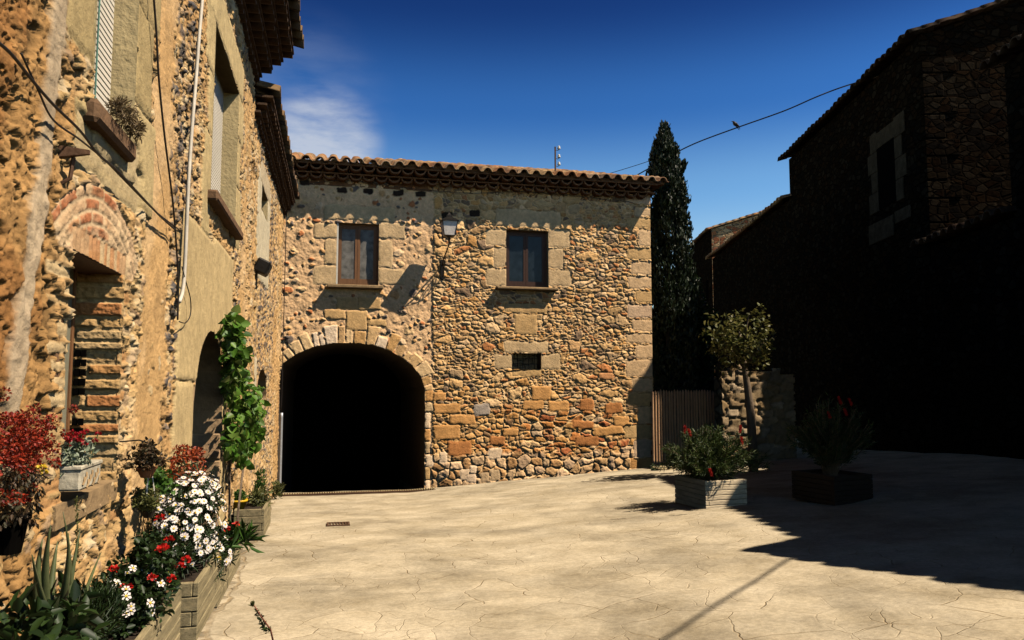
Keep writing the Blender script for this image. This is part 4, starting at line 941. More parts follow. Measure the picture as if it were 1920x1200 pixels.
LG_OLIVE = mat_leaf('olive_leaf', [(.05, .06, .02), (.11, .12, .035), (.17, .17, .05), (.07, .08, .025)], .25)
LG_GREY = mat_leaf('silver_leaf', [(.22, .26, .18), (.38, .42, .30), (.14, .18, .10)], .2)
L_RED = mat_leaf('dark_red_leaf', [(.10, .006, .004), (.24, .018, .008), (.35, .04, .012), (.06, .01, .005)], .2)
L_RUST = mat_leaf('rust_red_leaf', [(.22, .03, .01), (.36, .07, .015), (.16, .02, .01)], .2)
L_BROWN = mat_leaf('brown_leaf', [(.04, .025, .012), (.09, .05, .025), (.05, .045, .02), (.02, .015, .01)], .15)
L_DRY = mat_leaf('dry_leaf', [(.22, .15, .07), (.12, .08, .04), (.30, .22, .11)], .15)
P_WHITE = mat_leaf('white_petal', [(.78, .72, .66), (.85, .80, .74), (.80, .66, .62)], .2)
P_RED = mat_leaf('red_petal', [(.45, .008, .006), (.62, .02, .012), (.32, .005, .005)], .2)
P_CRIM = mat_leaf('crimson_petal', [(.30, .008, .015), (.45, .015, .02), (.22, .005, .01)], .2)
P_YEL = mat_leaf('yellow_petal', [(.75, .45, .02), (.8, .55, .05)], .1)
def leaves_part(name, mesh, mat, parent, smooth=False):
    return mesh_obj(name, mesh[0], mesh[1], mat, parent, smooth)
def stems(name, segs, r, mat, parent):
    mb = MB()
    for pts in segs: mb.tube(pts, r, 5)
    return mb.build(name, mat, parent)
M_SHRUB = mat_leaf('shrub_leaf', [(.015, .03, .007), (.035, .06, .012), (.08, .10, .025), (.02, .04, .008)], .15)
M_STEM = mat_plain('green_stem', (.05, .08, .02), .7, .3, 8)
M_TWIG = mat_plain('twig', (.12, .085, .05), .85, .3, 8)

def blossom_part(pe, ce, mat, parent):
    k = len(pe[0]); n = len(pe[1]); o = mesh_obj('blossoms', pe[0] + ce[0], pe[1] + [tuple(i + k for i in f) for f in ce[1]], mat, parent); o.data.materials.append(P_YEL)
    for q in o.data.polygons: q.material_index = 1 if q.index >= n else 0
    return o
# ------------------------------------------------------------------ planters
def planter(label, x0, x1, y0, y1, zt, hgt, boards=3, group='slatted timber planters along the left wall', rot=0.):
    """timber trough of overlapping boards, x0..x1 across, y0..y1 along"""
    cx, cy = (x0 + x1) / 2, (y0 + y1) / 2; z0 = zt - hgt
    T = thing('timber_planter', label, 'planter', (cx, cy, z0 - .06), group); M = Matrix.Translation((cx, cy, 0)) @ Matrix.Rotation(rot, 4, 'Z')
    w, l = (x1 - x0) / 2, (y1 - y0) / 2; t = .045; bh = hgt / boards
    for sx in (-1, 1):
        mb = MB()
        for k in range(boards):
            a, b = sorted((sx * w, sx * (w - t))); mb.box((a, -l + (0 if k % 2 else t), z0 + k * bh + .004), (b, l - (0 if k % 2 else t), z0 + (k + 1) * bh - .004), M, .006)
        mb.build('side_boards', M_WOOD, T)
    for sy in (-1, 1):
        mb = MB()
        for k in range(boards):
            a, b = sorted((sy * (l + .004), sy * (l - t))); e = t + .003 if k % 2 else 0; mb.box((-w + e, a, z0 + k * bh + .004), (w - e, b, z0 + (k + 1) * bh - .004), M, .006)
        mb.build('end_boards', M_WOOD, T)
    for sx in (-1, 1):
        for sy in (-1, 1):
            mb = MB(); a, b = sorted((sx * (w - t - .004), sx * (w - t - .07))); c, d = sorted((sy * (l - t - .004), sy * (l - t - .07))); mb.box((a, c, z0 - .07), (b, d, zt - .02), M); mb.build('foot', M_WOOD_END, T)
    mb = MB(); mb.box((-w + t + .002, -l + t + .002, z0 + .02), (w - t - .002, l - t - .002, zt - .05), M); mb.build('soil', M_SOIL, T)
    return T
XP0, XP1 = -1.52, -1.05
def zt_at(y): return gz(-1.2, y) + .53
PLN = [(5.05, 6.42, 'near planter at the lower left edge of the picture, its top board pale and low'),
       (6.62, 8.0, 'front of the two longer timber planters, with dark blocky end boards beside the paving'),
       (8.06, 9.9, 'timber planter below the white daisies, behind the dark-ended one'),
       (13.05, 14.4, 'far timber planter below the vine, holding the yellow pot')]
for k, (a, b, lab) in enumerate(PLN): planter(lab, XP0, XP1 + (-.05, .03, -.01, .0)[k], a, b - (.06, .05, 0, 0)[k], zt_at((a + b) / 2) + (-.03, .03, .0, .02)[k], .46, 4)
def pw(px, py, X): return np.array(onX(px, py, X))
def bush(name, label, cat, c, r, mat, nc, lump, n, L, W, group=None, flat=1., base=None, **kw):
    base = base if base is not None else (c[0], c[1], c[2] - r[2])
    T = thing(name, label, cat, tuple(base), group); leaves_part('foliage', clump_leaves(lumpy(c, r, nc, lump, n, flat), L, W, **kw), mat, T); return T
def shell_pts(c, r, n, bias=(.4, -.5, .5), lo=.85):
    P, N_ = [], []
    b = np.array(bias); b = b / np.linalg.norm(b)
    while len(P) < n:
        d = rdir(1)[0]
        if d.dot(b) < -.15: continue
        P.append(np.array(c) + d * np.array(r) * (lo + .3 * RNG.random())); N_.append(d + b * .9 + rdir(1)[0] * .35)
    return P, N_

# ------------------------------------------------------------------ plants along the left wall
def left_plants():
    # white daisies
    c = pw(352, 985, -1.24)
    T = bush('daisy_bush', 'tall bush covered in white daisies leaning out over the timber planters', 'flowers', c, (.26, .62, .42), LG_DK, 60, .10, 46, .07, .014, None)
    P, N_ = shell_pts(c + np.array([.03, 0, .05]), (.29, .68, .44), 190, (.45, -.5, .65), .7); pe, ce = daisies(P, N_, .023 + .014 * RNG.random(190))
    blossom_part(pe, ce, P_WHITE, T)
    c2 = pw(385, 925, -1.15)
    P, N_ = shell_pts(c2, (.15, .36, .2), 60, (.5, -.5, .6), .6); pe, ce = daisies(P, N_, .023 + .012 * RNG.random(60)); blossom_part(pe, ce, P_WHITE, T)
    # mixed white and pink daisies lower down
    c = pw(398, 1040, -1.12)
    T = bush('small_daisies', 'low white daisies with one yellow bloom in the planter below the daisy bush', 'flowers', c, (.18, .55, .15), LG_DK, 34, .08, 36, .06, .014)
    P, N_ = shell_pts(c + np.array([.02, 0, .03]), (.16, .42, .15), 26, (.5, -.5, .6)); pe, ce = daisies(P, N_, .028 + .012 * RNG.random(26)); blossom_part(pe, ce, P_WHITE, T)
    yb = pw(408, 1049, -1.0); leaves_part('yellow_bloom', heads([yb], [.035], 24), P_YEL, T)
    # red geraniums
    def geranium(px, py, X, r, nh, label, mat=P_RED, hr=.035, leaf=LG_DK, spread=1.):
        c = pw(px, py, X); T = bush('geranium', label, 'flowers', c, r, leaf, 34, .07, 40, .036, .034, 'red geraniums', shell=.3)
        P, _ = shell_pts(c + np.array([.03, -.02, .06]), tuple(np.array(r) * spread), nh, (.5, -.5, .7), .9); leaves_part('blossoms', heads(P, [hr * (.8 + .5 * random.random()) for _ in P], 26), mat, T); return T
    geranium(282, 1055, -1.22, (.20, .50, .20), 8, 'dark leaved geranium with red heads between the daisy bush and the white flowers')
    geranium(428, 1012, -1.02, (.07, .22, .09), 4, 'small geranium with bright red heads at the far end of the planter under the daisies', P_RED, .032)
    # white bedding flowers in the near planter
    c = pw(250, 1115, -1.28)
    T = bush('white_petunia', 'dark leafy plant with large white flowers and one orange bloom in the near planter', 'flowers', c, (.2, .55, .17), LG_DK, 50, .08, 50, .045, .028)
    P, N_ = shell_pts(c + np.array([.03, -.02, .03]), (.20, .56, .19), 30, (.5, -.6, .6), .7); pe, ce = daisies(P, N_, .020 + .016 * RNG.random(30), 6); blossom_part(pe, ce, P_WHITE, T)
    for q in ((285, 1083), (292, 1087)): leaves_part('orange_bloom', heads([pw(*q, -1.12)], [.03], 22), P_RED, T)
    # grassy clump beside the third planter
    c = pw(437, 1000, -.98)
    n = 130; base = c + RNG.normal(size=(n, 3)) * np.array([.07, .16, .02]) + np.array([0, 0, -.08]); d = RNG.normal(size=(n, 3)) * .5 + np.array([.25, -.05, .8])
    T = thing('grassy_plant', 'clump of bright green grassy blades over the end of the planter', 'plant', tuple(c - np.array([0, 0, .1]))); leaves_part('foliage', leaf_mesh(base, d, rdir(n), (.13 + .08 * RNG.random(n)), np.full(n, .008), .5), LG, T)
    # low green plants at the bottom left
    c = pw(165, 1150, -1.32)
    T = bush('trailing_greens', 'low feathery green plant at the foot of the spiky succulent', 'plant', c, (.12, .30, .13), LG_DK, 28, .08, 70, .06, .008, None, up=.8)
    c = pw(80, 1185, -1.25)
    T = bush('broad_leaf_plant', 'broad leaved dark green plant in the bottom left corner', 'plant', c, (.16, .3, .12), LG_DK, 22, .1, 16, .09, .045, None)
    # aloe: long upright blades
    T = thing('aloe_plant', 'spiky succulent with long upright grey green blades near the bottom left corner', 'plant', tuple(pw(110, 1215, -1.28)))
    for (bx, by, tx, ty, w) in ((88, 1170, 95, 985, 15), (76, 1165, 80, 1010, 14), (118, 1175, 150, 990, 10), (104, 1178, 128, 1000, 13), (140, 1180, 190, 1035, 9), (100, 1180, 60, 1040, 11), (126, 1185, 118, 960, 8), (90, 1185, 108, 1015, 14)):
        a = Vector(pw(bx, by, -1.28)); b = Vector(pw(tx, ty, -1.28 + random.uniform(-.06, .1))); mid = a.lerp(b, .5) + Vector((random.uniform(-.03, .05), random.uniform(-.04, .02), .01)); r = w * .0032 * .5 * .95
        pts = []; rs = []
        for i in range(9):
            t = i / 8; p = a * (1 - t) ** 2 + mid * 2 * t * (1 - t) + b * t ** 2; pts.append(p); rs.append(r * (1.05 - t ** 1.6) + .001)
        mb = MB(); mb.tube(pts, rs, 8); mb.build('blade', mat_plain('aloe_skin', (.085, .10, .04), .45, .3, 12), T, True)
    st = pw(146, 1060, -1.3); tp = pw(143, 935, -1.3); n = 90
    k = RNG.random(n)[:, None]; leaves_part('flower_spike', leaf_mesh(st + (tp - st) * k, RNG.normal(size=(n, 3)) * .4 + np.array([0, 0, .8]), rdir(n), np.full(n, .022), np.full(n, .008)), LG_OLIVE, T)
    # dark red succulent hanging at the left edge
    c = pw(38, 850, -1.33)
    T = thing('red_succulent', 'large dark red succulent spilling from a pot on the wall at the left edge', 'plant', tuple(pw(20, 1000, -1.4)))
    cl = []
    for _ in range(120):
        p = pw(random.gauss(42, 34), random.gauss(838, 38), -1.33 + random.uniform(-.14, .12)); cl.append((p, random.uniform(.016, .030), 60))
    leaves_part('rosettes', clump_leaves(cl, .013, .009, 1., .1), L_RED, T)
    cl = [(pw(random.uniform(0, 75), random.uniform(880, 985), -1.38 + random.uniform(-.1, .1)), random.uniform(.018, .03), 22) for _ in range(36)]
    leaves_part('trailing_foliage', clump_leaves(cl, .028, .014, .7, -.5), L_BROWN, T)
    mb = MB(); p = Vector(pw(18, 1000, -1.44)); mb.lathe(p, [(.05, -.09), (.075, .06), (.085, .06), (.085, .085), (.07, .085), (.06, .07)], 16); mb.build('pot', M_DARK, T)
    leaves_part('yellow_bloom', heads([pw(78, 878, -1.25), pw(83, 886, -1.24)], [.022, .018], 24), P_YEL, T)
    # box on the window sill
    a = onX(150, 921, -1.46); b = onX(188, 907, -1.46); z0 = a.z; T = thing('window_box', 'pale relief patterned flower box on the sill of the low brick window', 'flower box', (-1.55, (a.y + b.y) / 2, z0))
    mb = MB(); y0, y1 = a.y, b.y; x0, x1 = -1.66, -1.46; h = .145
    mb.box((x0, y0, z0), (x1, y1, z0 + h), bev=.012); mb.box((x0 - .008, y0 - .008, z0 + h - .022), (x1 + .008, y1 + .008, z0 + h + .004), bev=.006); mb.build('box', M_PALEPOT, T)
    rl = MB()
    for i in range(9):
        yy = y0 + .05 + (y1 - y0 - .1) * i / 8; zz = z0 + .05 + .028 * math.sin(i * 2.1); rl.tube([(x1 + .002, yy - .018, zz - .02), (x1 + .007, yy, zz), (x1 + .002, yy + .012, zz + .026)], .008, 5)
    rl.build('relief', M_STONE_DK, T)
    T2 = thing('silver_plant', 'silvery foliage with crimson flowers growing in the window box', 'plant', (-1.55, (y0 + y1) / 2, z0 + h))
    cm = (y0 + y1) / 2
    leaves_part('foliage', clump_leaves(lumpy((-1.53, cm - .10, z0 + h + .05), (.07, .15, .09), 26, .035, 24), .035, .02, .7), LG_GREY, T2)
    P = [(-1.55 + random.uniform(-.09, .09), y0 + random.uniform(.05, 1.) * (y1 - y0), z0 + h + random.uniform(.10, .19)) for _ in range(30)]
    leaves_part('blossoms', heads(P, [.022] * 30, 22), P_CRIM, T2); stems('stems', [[(p[0], p[1], p[2]), (p[0] * .6 - 1.55 * .4, p[1] * .7 + cm * .3, z0 + h - .01)] for p in P], .003, M_STEM, T2)
    # hanging pots
    def hanging(px, py, X, r, mat, label, leafL, strings, potmat, trail=0.):
        c = pw(px, py, X); T = thing('hanging_plant', label, 'hanging plant', (c[0], c[1], c[2] - r))
        leaves_part('foliage', clump_leaves(lumpy(c, (r, r * 1.3, r * .75), 34, r * .28, 30), leafL, leafL * .6, .8), mat, T)
        mb = MB(); p = Vector(c) - Vector((0, 0, r * .8)); mb.lathe(p, [(r * .35, -r * .55), (r * .6, .0), (r * .66, 0), (r * .66, r * .1), (r * .5, r * .1)], 14); mb.build('pot', potmat, T)
        if strings:
            sg = [[p + Vector((r * .6 * math.cos(t), r * .6 * math.sin(t), 0)), Vector(c) + Vector((0, 0, strings))] for t in (.3, 2.4, 4.5)]
            stems('strings', sg, .004, M_WHITE, T)
        hk = MB(); top = Vector(c) + Vector((0, 0, strings or r * .9)); hk.tube([top, top + Vector((-.06, 0, .02)), (XW + .01, top.y, top.z + .01)], .006, 6); hk.build('hook', M_IRON, T)
        return T
    hanging(276, 856, -1.36, .115, L_BROWN, 'hanging pot with a dark brown ball of foliage beside the arched doorway', .03, 0, M_TERRA)
    hanging(279, 938, -1.36, .095, LG_OLIVE, 'hanging basket of olive green buds on white strings below the brown leaved pot', .03, .30, M_IRON)
    c = pw(352, 866, -1.38)
    T = thing('rust_red_plant', 'rust red leaved succulent in a pot fixed by the arched doorway', 'plant', (c[0], c[1], c[2] - .2))
    leaves_part('foliage', clump_leaves([(c + np.array([random.uniform(-.12, .12), random.uniform(-.42, .42), random.uniform(-.12, .13)]), random.uniform(.02, .04), 30) for _ in range(36)], .03, .02, 1., .2), L_RUST, T)
    mb = MB(); mb.lathe(Vector((c[0], c[1], c[2] - .2)), [(.09, -.12), (.13, .1), (.14, .1), (.14, .13), (.11, .13)], 16); mb.build('pot', M_TERRA, T)
    mb = MB(); mb.box((XW - .0, c[1] - .2, c[2] - .36), (c[0] + .14, c[1] + .2, c[2] - .325)); mb.build('shelf', M_WOOD_END, T)
    c = pw(300, 900, -1.38); bush('bright_geranium_leaves', 'small bright green leafed plant behind the daisy bush', 'plant', c, (.07, .2, .09), LG, 18, .05, 26, .04, .034)
    # vine at the far planter
    T = thing('climbing_vine', 'bright green broad leaved vine climbing the wall beside the arched doorway', 'vine', tuple(np.array([-1.42, 12.1, zt_at(12.5) - .06])))
    cl = []
    for _ in range(150):
        z = random.random(); py = 603 + z * 258
        xl, xr = (430 if py < 760 else 428), (452 if py < 720 else 486)
        if py < 640: xl = 428; xr = 446
        if py > 835: xl = 436; xr = 466
        px = random.uniform(xl, xr); p = onX(px, py, -1.50 + .32 * max(0, (px - 415)) / 80 + random.uniform(-.03, .14))
        p.y = min(p.y, 13.6) if p.y > 13.6 else p.y
        cl.append((np.array(p), (.09, .14, .12), 11 if random.random() < .7 else 5))
    leaves_part('foliage', clump_leaves(cl, .105, .098, .5, -.35, .3, .55, .2), LG_BRIGHT, T)
    b = Vector((-1.44, 12.3, gz(-1.44, 12.3) - .02)); sg = [[b, b + Vector((-.04, -.1, .5)), onX(430, 780, -1.48), onX(432, 700, -1.48), onX(430, 620, -1.50)], [b + Vector((.03, .1, 0)), b + Vector((.05, .2, .6)), onX(465, 800, -1.4)]]
    stems('trunk', sg, .018, M_BARK, T)
    # yellow pot and neighbours in the far planter
    zt = zt_at(13.7) - .048
    q = onY(446, 948, 13.35); q.z = zt + .002
    T = thing('yellow_pot', 'small yellow pot with a leafy green plant standing in the far planter', 'pot', tuple(q)); mb = MB(); mb.lathe(q, [(.09, 0), (.14, .15), (.155, .15), (.155, .185), (.13, .185), (.11, .15)], 20); mb.build('pot', M_YELLOW, T, True)
    leaves_part('foliage', clump_leaves(lumpy(tuple(q + Vector((0, 0, .23))), (.14, .14, .07), 20, .04, 20), .05, .03, .8), LG, T)
    bush('grey_green_plant', 'grey green leafy plant beside the yellow pot', 'plant', (-1.22, 13.85, zt + .13), (.13, .25, .14), LG_OLIVE, 24, .07, 24, .07, .026)
    bush('tall_weed', 'thin upright green plant at the far end of the last planter', 'plant', (-1.24, 14.2, zt + .28), (.07, .10, .3), LG, 18, .05, 12, .08, .018, None, up=.9)
    bush('white_flowering_weed', 'small pale flowering weed at the foot of the grey downpipe', 'plant', (-1.42, 21.6, gz(-1.4, 21.6) + .22), (.10, .3, .24), LG_OLIVE, 18, .07, 18, .10, .03, None, up=.9)
    # dry plant on the upper sill
    c = np.array((XW + .13, 5.75, WL(210, 262)[1] + .02))
    sillz = WL(178, 200)[1]
    bush('dry_sill_plant', 'dry brown tangled plant on the upper window sill', 'plant', np.array((XW + .12, 5.65, sillz + .05)), (.06, .36, .05), L_DRY, 34, .035, 30, .045, .007, None, up=.2)
    # the sprig standing from the paving
    g = onG(513, 1206); T = thing('paving_sprig', 'single leafy sprig with a pale bud growing from the paving near the bottom edge', 'plant', tuple(g))
    tip = onY(475, 1133, g.y - .15); pts = [g, g.lerp(tip, .35) + Vector((.03, 0, .0)), g.lerp(tip, .7) + Vector((.01, 0, 0)), tip]; mb = MB(); mb.tube(pts, [.008, .007, .005, .004], 6); mb.build('stem', mat_plain('red_stem', (.22, .07, .04), .7), T, True)
    n = 46; k = np.linspace(.28, .86, n)[:, None]; base = np.array(g) + (np.array(tip) - np.array(g)) * k; dd = RNG.normal(size=(n, 3)) * .6 + np.array([-.3, -.2, .4]); ln = .055 - .025 * k[:, 0]
    leaves_part('foliage', leaf_mesh(base, dd, rdir(n), ln, ln * .4), LG_DK, T)
    n = 14; leaves_part('bud', leaf_mesh(np.tile(np.array(tip), (n, 1)) - np.array([0, 0, .02]), RNG.normal(size=(n, 3)) * .25 + np.array([-.35, 0, .8]), rdir(n), np.full(n, .05), np.full(n, .016)), LG_OLIVE, T)
left_plants()

# ------------------------------------------------------------------ fixtures on the walls
def fixtures():
    # street lamp on a scrolled bracket
    bz = onY(828, 505).z; bx = onY(829, 500).x; p = onY(842, 425, YF - .75); T = thing('wall_lamp', 'old black lantern with frosted panes on a scrolled iron bracket between the two windows', 'street lamp', (bx, YF - .05, bz))
    mb = MB(); mb.box((bx - .06, YF - .075, bz - .32), (bx + .06, YF - .03, bz + .3), bev=.012); mb.build('wall_plate', M_IRON, T)
    top = Vector((p.x, YF - .75, onY(842, 452, YF - .75).z)); mb = MB()
    mb.tube([(bx, YF - .06, bz + .12), (bx, YF - .3, bz + .28), (bx + .02, YF - .55, bz + .38), (top.x, top.y, top.z - .12), top], .022, 8)
    sp = []
    for i in range(26):
        t = i / 25 * 4.2 * math.pi * .75; r = .17 * (1 - i / 30); sp.append((bx + .01, YF - .28 - r * math.cos(t), bz - .02 + r * math.sin(t)))
    mb.tube(sp, .014, 6); mb.tube([(bx, YF - .07, bz - .25), (bx, YF - .2, bz - .22), (bx + .01, YF - .4, bz - .02), (bx + .02, YF - .58, bz + .33)], .016, 6); mb.build('bracket', M_IRON, T)
    L0 = top.z; c = Vector((top.x, top.y, 0)); hb, ht = .165, .23; z0, z1 = L0 + .16, L0 + .16 + .42
    mb = MB(); mb.lathe(c, [(.03, L0 - .02), (.05, L0 + .04), (.03, L0 + .08), (.10, L0 + .12), (hb * 1.42, L0 + .15), (hb * 1.42, L0 + .165)], 4, True); mb.build('base', M_IRON, T)
    for sx in (-1, 1):
        for sy in (-1, 1): mb = MB(); mb.tube([(c.x + sx * hb, c.y + sy * hb, z0), (c.x + sx * ht, c.y + sy * ht, z1)], .014, 5); mb.build('corner_bar', M_IRON, T)
    for k in range(4):
        a = k * math.pi / 2; M = Matrix.Translation(c) @ Matrix.Rotation(a, 4, 'Z'); s = MB()
        s.add([M @ Vector(v) for v in ((-hb + .012, -hb, z0), (hb - .012, -hb, z0), (ht - .012, -ht, z1), (-ht + .012, -ht, z1), (-hb + .012, -hb + .008, z0), (hb - .012, -hb + .008, z0), (ht - .012, -ht + .008, z1), (-ht + .012, -ht + .008, z1))],
              [(0, 1, 2, 3), (7, 6, 5, 4), (0, 4, 5, 1), (1, 5, 6, 2), (2, 6, 7, 3), (3, 7, 4, 0)]); s.build('pane', M_LAMPGLASS, T)
    mb = MB(); q = 1.42; mb.lathe(c, [(ht * q + .05, z1 - .0), (ht * q + .05, z1 + .03), (ht * q * .62, z1 + .11), (ht * q * .35, z1 + .15), (ht * q * .35, z1 + .2), (.05, z1 + .25), (.02, z1 + .3), (.035, z1 + .33), (.005, z1 + .37)], 4, True); mb.build('cap', M_IRON, T)
    # pole with insulators on the roof
    a = onY(1041, 330, YF + .3); b = onY(1041, 275, YF + .3); T = thing('insulator_pole', 'short iron pole with three porcelain insulators on the archway house roof', 'pole', tuple(a - Vector((0, 0, .25))))
    mb = MB(); mb.box((b.x - .025, YF + .28, a.z - .25), (b.x + .025, YF + .32, b.z), bev=.008); mb.build('pole', M_RUST, T)
    for py in (281, 297, 311):
        z = onY(1045, py, YF + .3).z; mb = MB(); mb.tube([(b.x, YF + .3, z), (b.x + .07, YF + .3, z - .02), (b.x + .13, YF + .3, z - .0), (b.x + .13, YF + .3, z + .03)], .01, 6); ar = mb.build('insulator_arm', M_IRON, T)
        mb = MB(); mb.lathe(Vector((b.x + .13, YF + .3, z + .03)), [(.05, 0), (.055, .03), (.03, .05), (.045, .07), (.03, .10), (.012, .11)], 12); mb.build('insulator', M_WHITE, ar, True)
    # cables
    def cable(label, pts, r, name='cable', mat=M_CABLE):
        P = [Vector(p) for p in pts]; out = []
        for i in range(len(P) - 1):
            p0, p1, p2, p3 = P[max(i - 1, 0)], P[i], P[i + 1], P[min(i + 2, len(P) - 1)]
            for k in range(6):
                t = k / 6; out.append(.5 * ((2 * p1) + (p2 - p0) * t + (2 * p0 - 5 * p1 + 4 * p2 - p3) * t * t + (3 * p1 - p0 - 3 * p2 + p3) * t ** 3))
        out.append(P[-1]); mb = MB(); mb.tube(out, r, 6); o = mb.build(name, mat, None, True, tuple(P[0])); tag(o, label, name.replace('_', ' ')); return o
    xc = XW + .075
    cable('black cable sagging diagonally across the near ochre wall below the upper window', [onX(*p, xc) for p in ((-30, 60), (18, 98), (60, 150), (100, 196), (150, 245), (185, 290), (220, 320), (262, 365), (300, 405), (330, 432))], .0085)
    cable('thinner second cable hanging below the diagonal one beside the brick arch', [onX(*p, xc - .005) for p in ((40, 100), (72, 170), (100, 225), (150, 262), (196, 300), (240, 345), (290, 395), (335, 430))], .006)
    cable('thin black vertical cable dropping from the eave beside the upper window', [onX(*p, xc - .0) for p in ((287, -20), (293, 60), (298, 150), (308, 250), (318, 330), (326, 400), (334, 520), (333, 600))], .009)
    cable('thin wire looping out at the foot of the white conduit', [onX(*p, xc) for p in ((341, 500), (349, 530), (357, 560), (357, 590), (348, 605), (336, 603))], .006, 'wire')
    cable('white conduit pipe running down the tall house front', [onX(*p, XW + .07) for p in ((381, -20), (374, 60), (368, 140), (360, 240), (354, 330), (350, 420), (346, 510), (342, 548), (336, 566))], .02, 'conduit', mat_plain('dirty_white_pipe', (.58, .52, .42), .6, .25, 4))
    q = [(XW + .10, YF - .10, gz(XW, YF) + .02), (XW + .10, YF - .10, 1.2), (XW + .10, YF - .10, 2.36)]
    cable('grey metal downpipe in the corner beside the archway', q, .045, 'downpipe', M_GREYPIPE)
    cable('thin dark wire running up the corner above the downpipe', [(XW + .09, YF - .09, 2.4), (XW + .09, YF - .09, 4.5), (XW + .09, YF - .085, 8.3)], .013, 'wire')
    zs = onY(600, 340).z
    cable('thin wire strung under the eave of the archway house', [onY(*p, YF - .12) for p in ((575, 345), (650, 338), (760, 352), (880, 362), (1000, 360), (1180, 378))], .009, 'wire')
    # overhead line with the bird
    D0, D1_ = 29.6, 33.
    def wp(px, py): t = (1580 - px) / 390.; return camdist(px, py, D0 + (D1_ - D0) * t)
    cable('overhead black line from the dark house to the archway house roof', [camdist(1650, 142, 26.3)] + [wp(*p) for p in ((1580, 163), (1530, 182), (1470, 208), (1380, 240), (1310, 266), (1268, 286), (1230, 308), (1188, 332))], .026, 'overhead_line')
    cable('thin upper line passing behind the cypress', [wp(*p) for p in ((1275, 279), (1225, 299), (1180, 314), (1130, 329))], .013, 'overhead_line')
    hC = 7.1; g0 = onG(1250, 1195); g1 = onG(1490, 1040); off = Vector((.677, -.394, 1)) * hC
    a = g0 + off; b = g1 + off; dd = b - a
    cable('overhead cable from the neighbour house passing above the near paving', [tuple(a - dd * 1.6), tuple(a), tuple(b), tuple(b + dd * .15)], .022, 'overhead_line')
    bp = wp(1379, 239); T = thing('bird', 'small dark swallow perched on the overhead line', 'bird', tuple(bp))
    mb = MB(); r_ = Vector((rt3.x, rt3.y, 0)); upv = Vector((0, 0, 1))
    bs = .75
    prof = [(-.24, .005, .20), (-.17, .05, .19), (-.10, .085, .13), (0, .11, .06), (.10, .09, .00), (.18, .05, -.08), (.3, .022, -.2), (.42, .006, -.3)]
    mb.tube([bp + upv * (.14 + z) * .75 + r_ * (x * .55 - .02) * .75 for x, rr, z in prof], [rr * .75 for _, rr, _ in prof], 10); mb.tube([bp + upv * .26 + r_ * -.11, bp + upv * .25 + r_ * -.17], [.025, .003], 6); mb.build('body', M_CABLE, T, True)
    w = MB(); w.tube([bp + upv * .15 + Vector((0, -.065, 0)), bp + upv * .045 + r_ * .10 + Vector((0, -.06, 0)), bp + upv * -.09 + r_ * .18 + Vector((0, -.02, 0))], [.038, .03, .005], 6); w.build('wing', M_CABLE, T, True)
    # rusty bracket and dark wall box
    a = onX(122, 283, XW + .02); b = onX(160, 284, XW + .02); T = thing('iron_bracket', 'rusty iron wedge bracket sticking out of the rough wall', 'bracket', tuple(a))
    y0 = a.y; z = a.z; mb = MB()
    mb.add([(XW - .05, y0 - .03, z + .03), (XW - .05, y0 + .03, z + .03), (XW + .15, y0 + .012, z + .012), (XW + .15, y0 - .012, z + .012), (XW - .05, y0 - .03, z - .05), (XW - .05, y0 + .03, z - .05), (XW + .15, y0 + .012, z - .012), (XW + .15, y0 - .012, z - .012)],
           [(0, 3, 2, 1), (4, 5, 6, 7), (0, 4, 7, 3), (1, 2, 6, 5), (3, 7, 6, 2), (0, 1, 5, 4)]); mb.build('plate', M_RUST, T)
    mb = MB(); mb.tube([(XW + .06, y0 + .02, z - .03), (XW + .05, y0 + .01, z - .16), (XW + .01, y0 + .0, z - .19)], .012, 6); mb.build('hook', M_RUST, T)
    a = onX(490, 500, XW + .12); T = thing('wall_floodlight', 'small black floodlight fixed below the narrow upper window of the low house', 'floodlight', tuple(a))
    mb = MB(); M = Matrix.Translation(a) @ Matrix.Rotation(R(25), 4, 'Y'); mb.box((-.10, -.22, -.14), (.16, .22, .14), M, .03); mb.build('housing', M_IRON, T); mb = MB(); mb.box((.162, -.17, -.10), (.17, .17, .10), M); mb.build('lens', M_GLASS_DARK, T); mb = MB(); mb.tube([(XW + .01, a.y, a.z - .02), (XW + .08, a.y, a.z - .1), tuple(a - Vector((0, 0, .1)))], .02, 6); mb.build('bracket', M_IRON, T)
    # drains
    g0 = onG(612, 990); g1 = onG(655, 981); cx, cy = (g0.x + g1.x) / 2, (g0.y + g1.y) / 2; T = thing('drain_grate', 'small rectangular iron drain grate in the paving', 'drain', (cx, cy, gz(cx, cy)))
    slope = Matrix.Translation((cx, cy, gz(cx, cy) + .02)) @ Matrix.Rotation(-math.atan(.066), 4, 'X'); w, l = abs(g1.x - g0.x) / 2, .26
    mb = MB()
    for a, b in (((-w, -l), (w, -l + .04)), ((-w, l - .04), (w, l)), ((-w, -l + .04), (-w + .04, l - .04)), ((w - .04, -l + .04), (w, l - .04))): mb.box((a[0], a[1], -.03), (b[0], b[1], .02), slope)
    mb.build('frame', M_RUST, T); mb = MB()
    for i in range(6): x = -w + .07 + (2 * w - .14) * i / 5; mb.box((x - .012, -l + .04, -.03), (x + .012, l - .04, .014), slope)
    mb.build('grille', M_RUST, T)
    y = 22.75; x0, x1 = XW + .15, 3.0; T = thing('channel_drain', 'long narrow slotted drain channel across the mouth of the archway', 'drain', (.8, y, gz(.8, y)))
    mb = MB(); zf = lambda x: gz(x, y) + .035
    n = 64
    for i in range(n):
        xa = x0 + (x1 - x0) * i / n; xb = x0 + (x1 - x0) * (i + .45) / n; z = zf(xa); mb.box((xa, y - .09, z - .03), (xb, y + .09, z + .012))
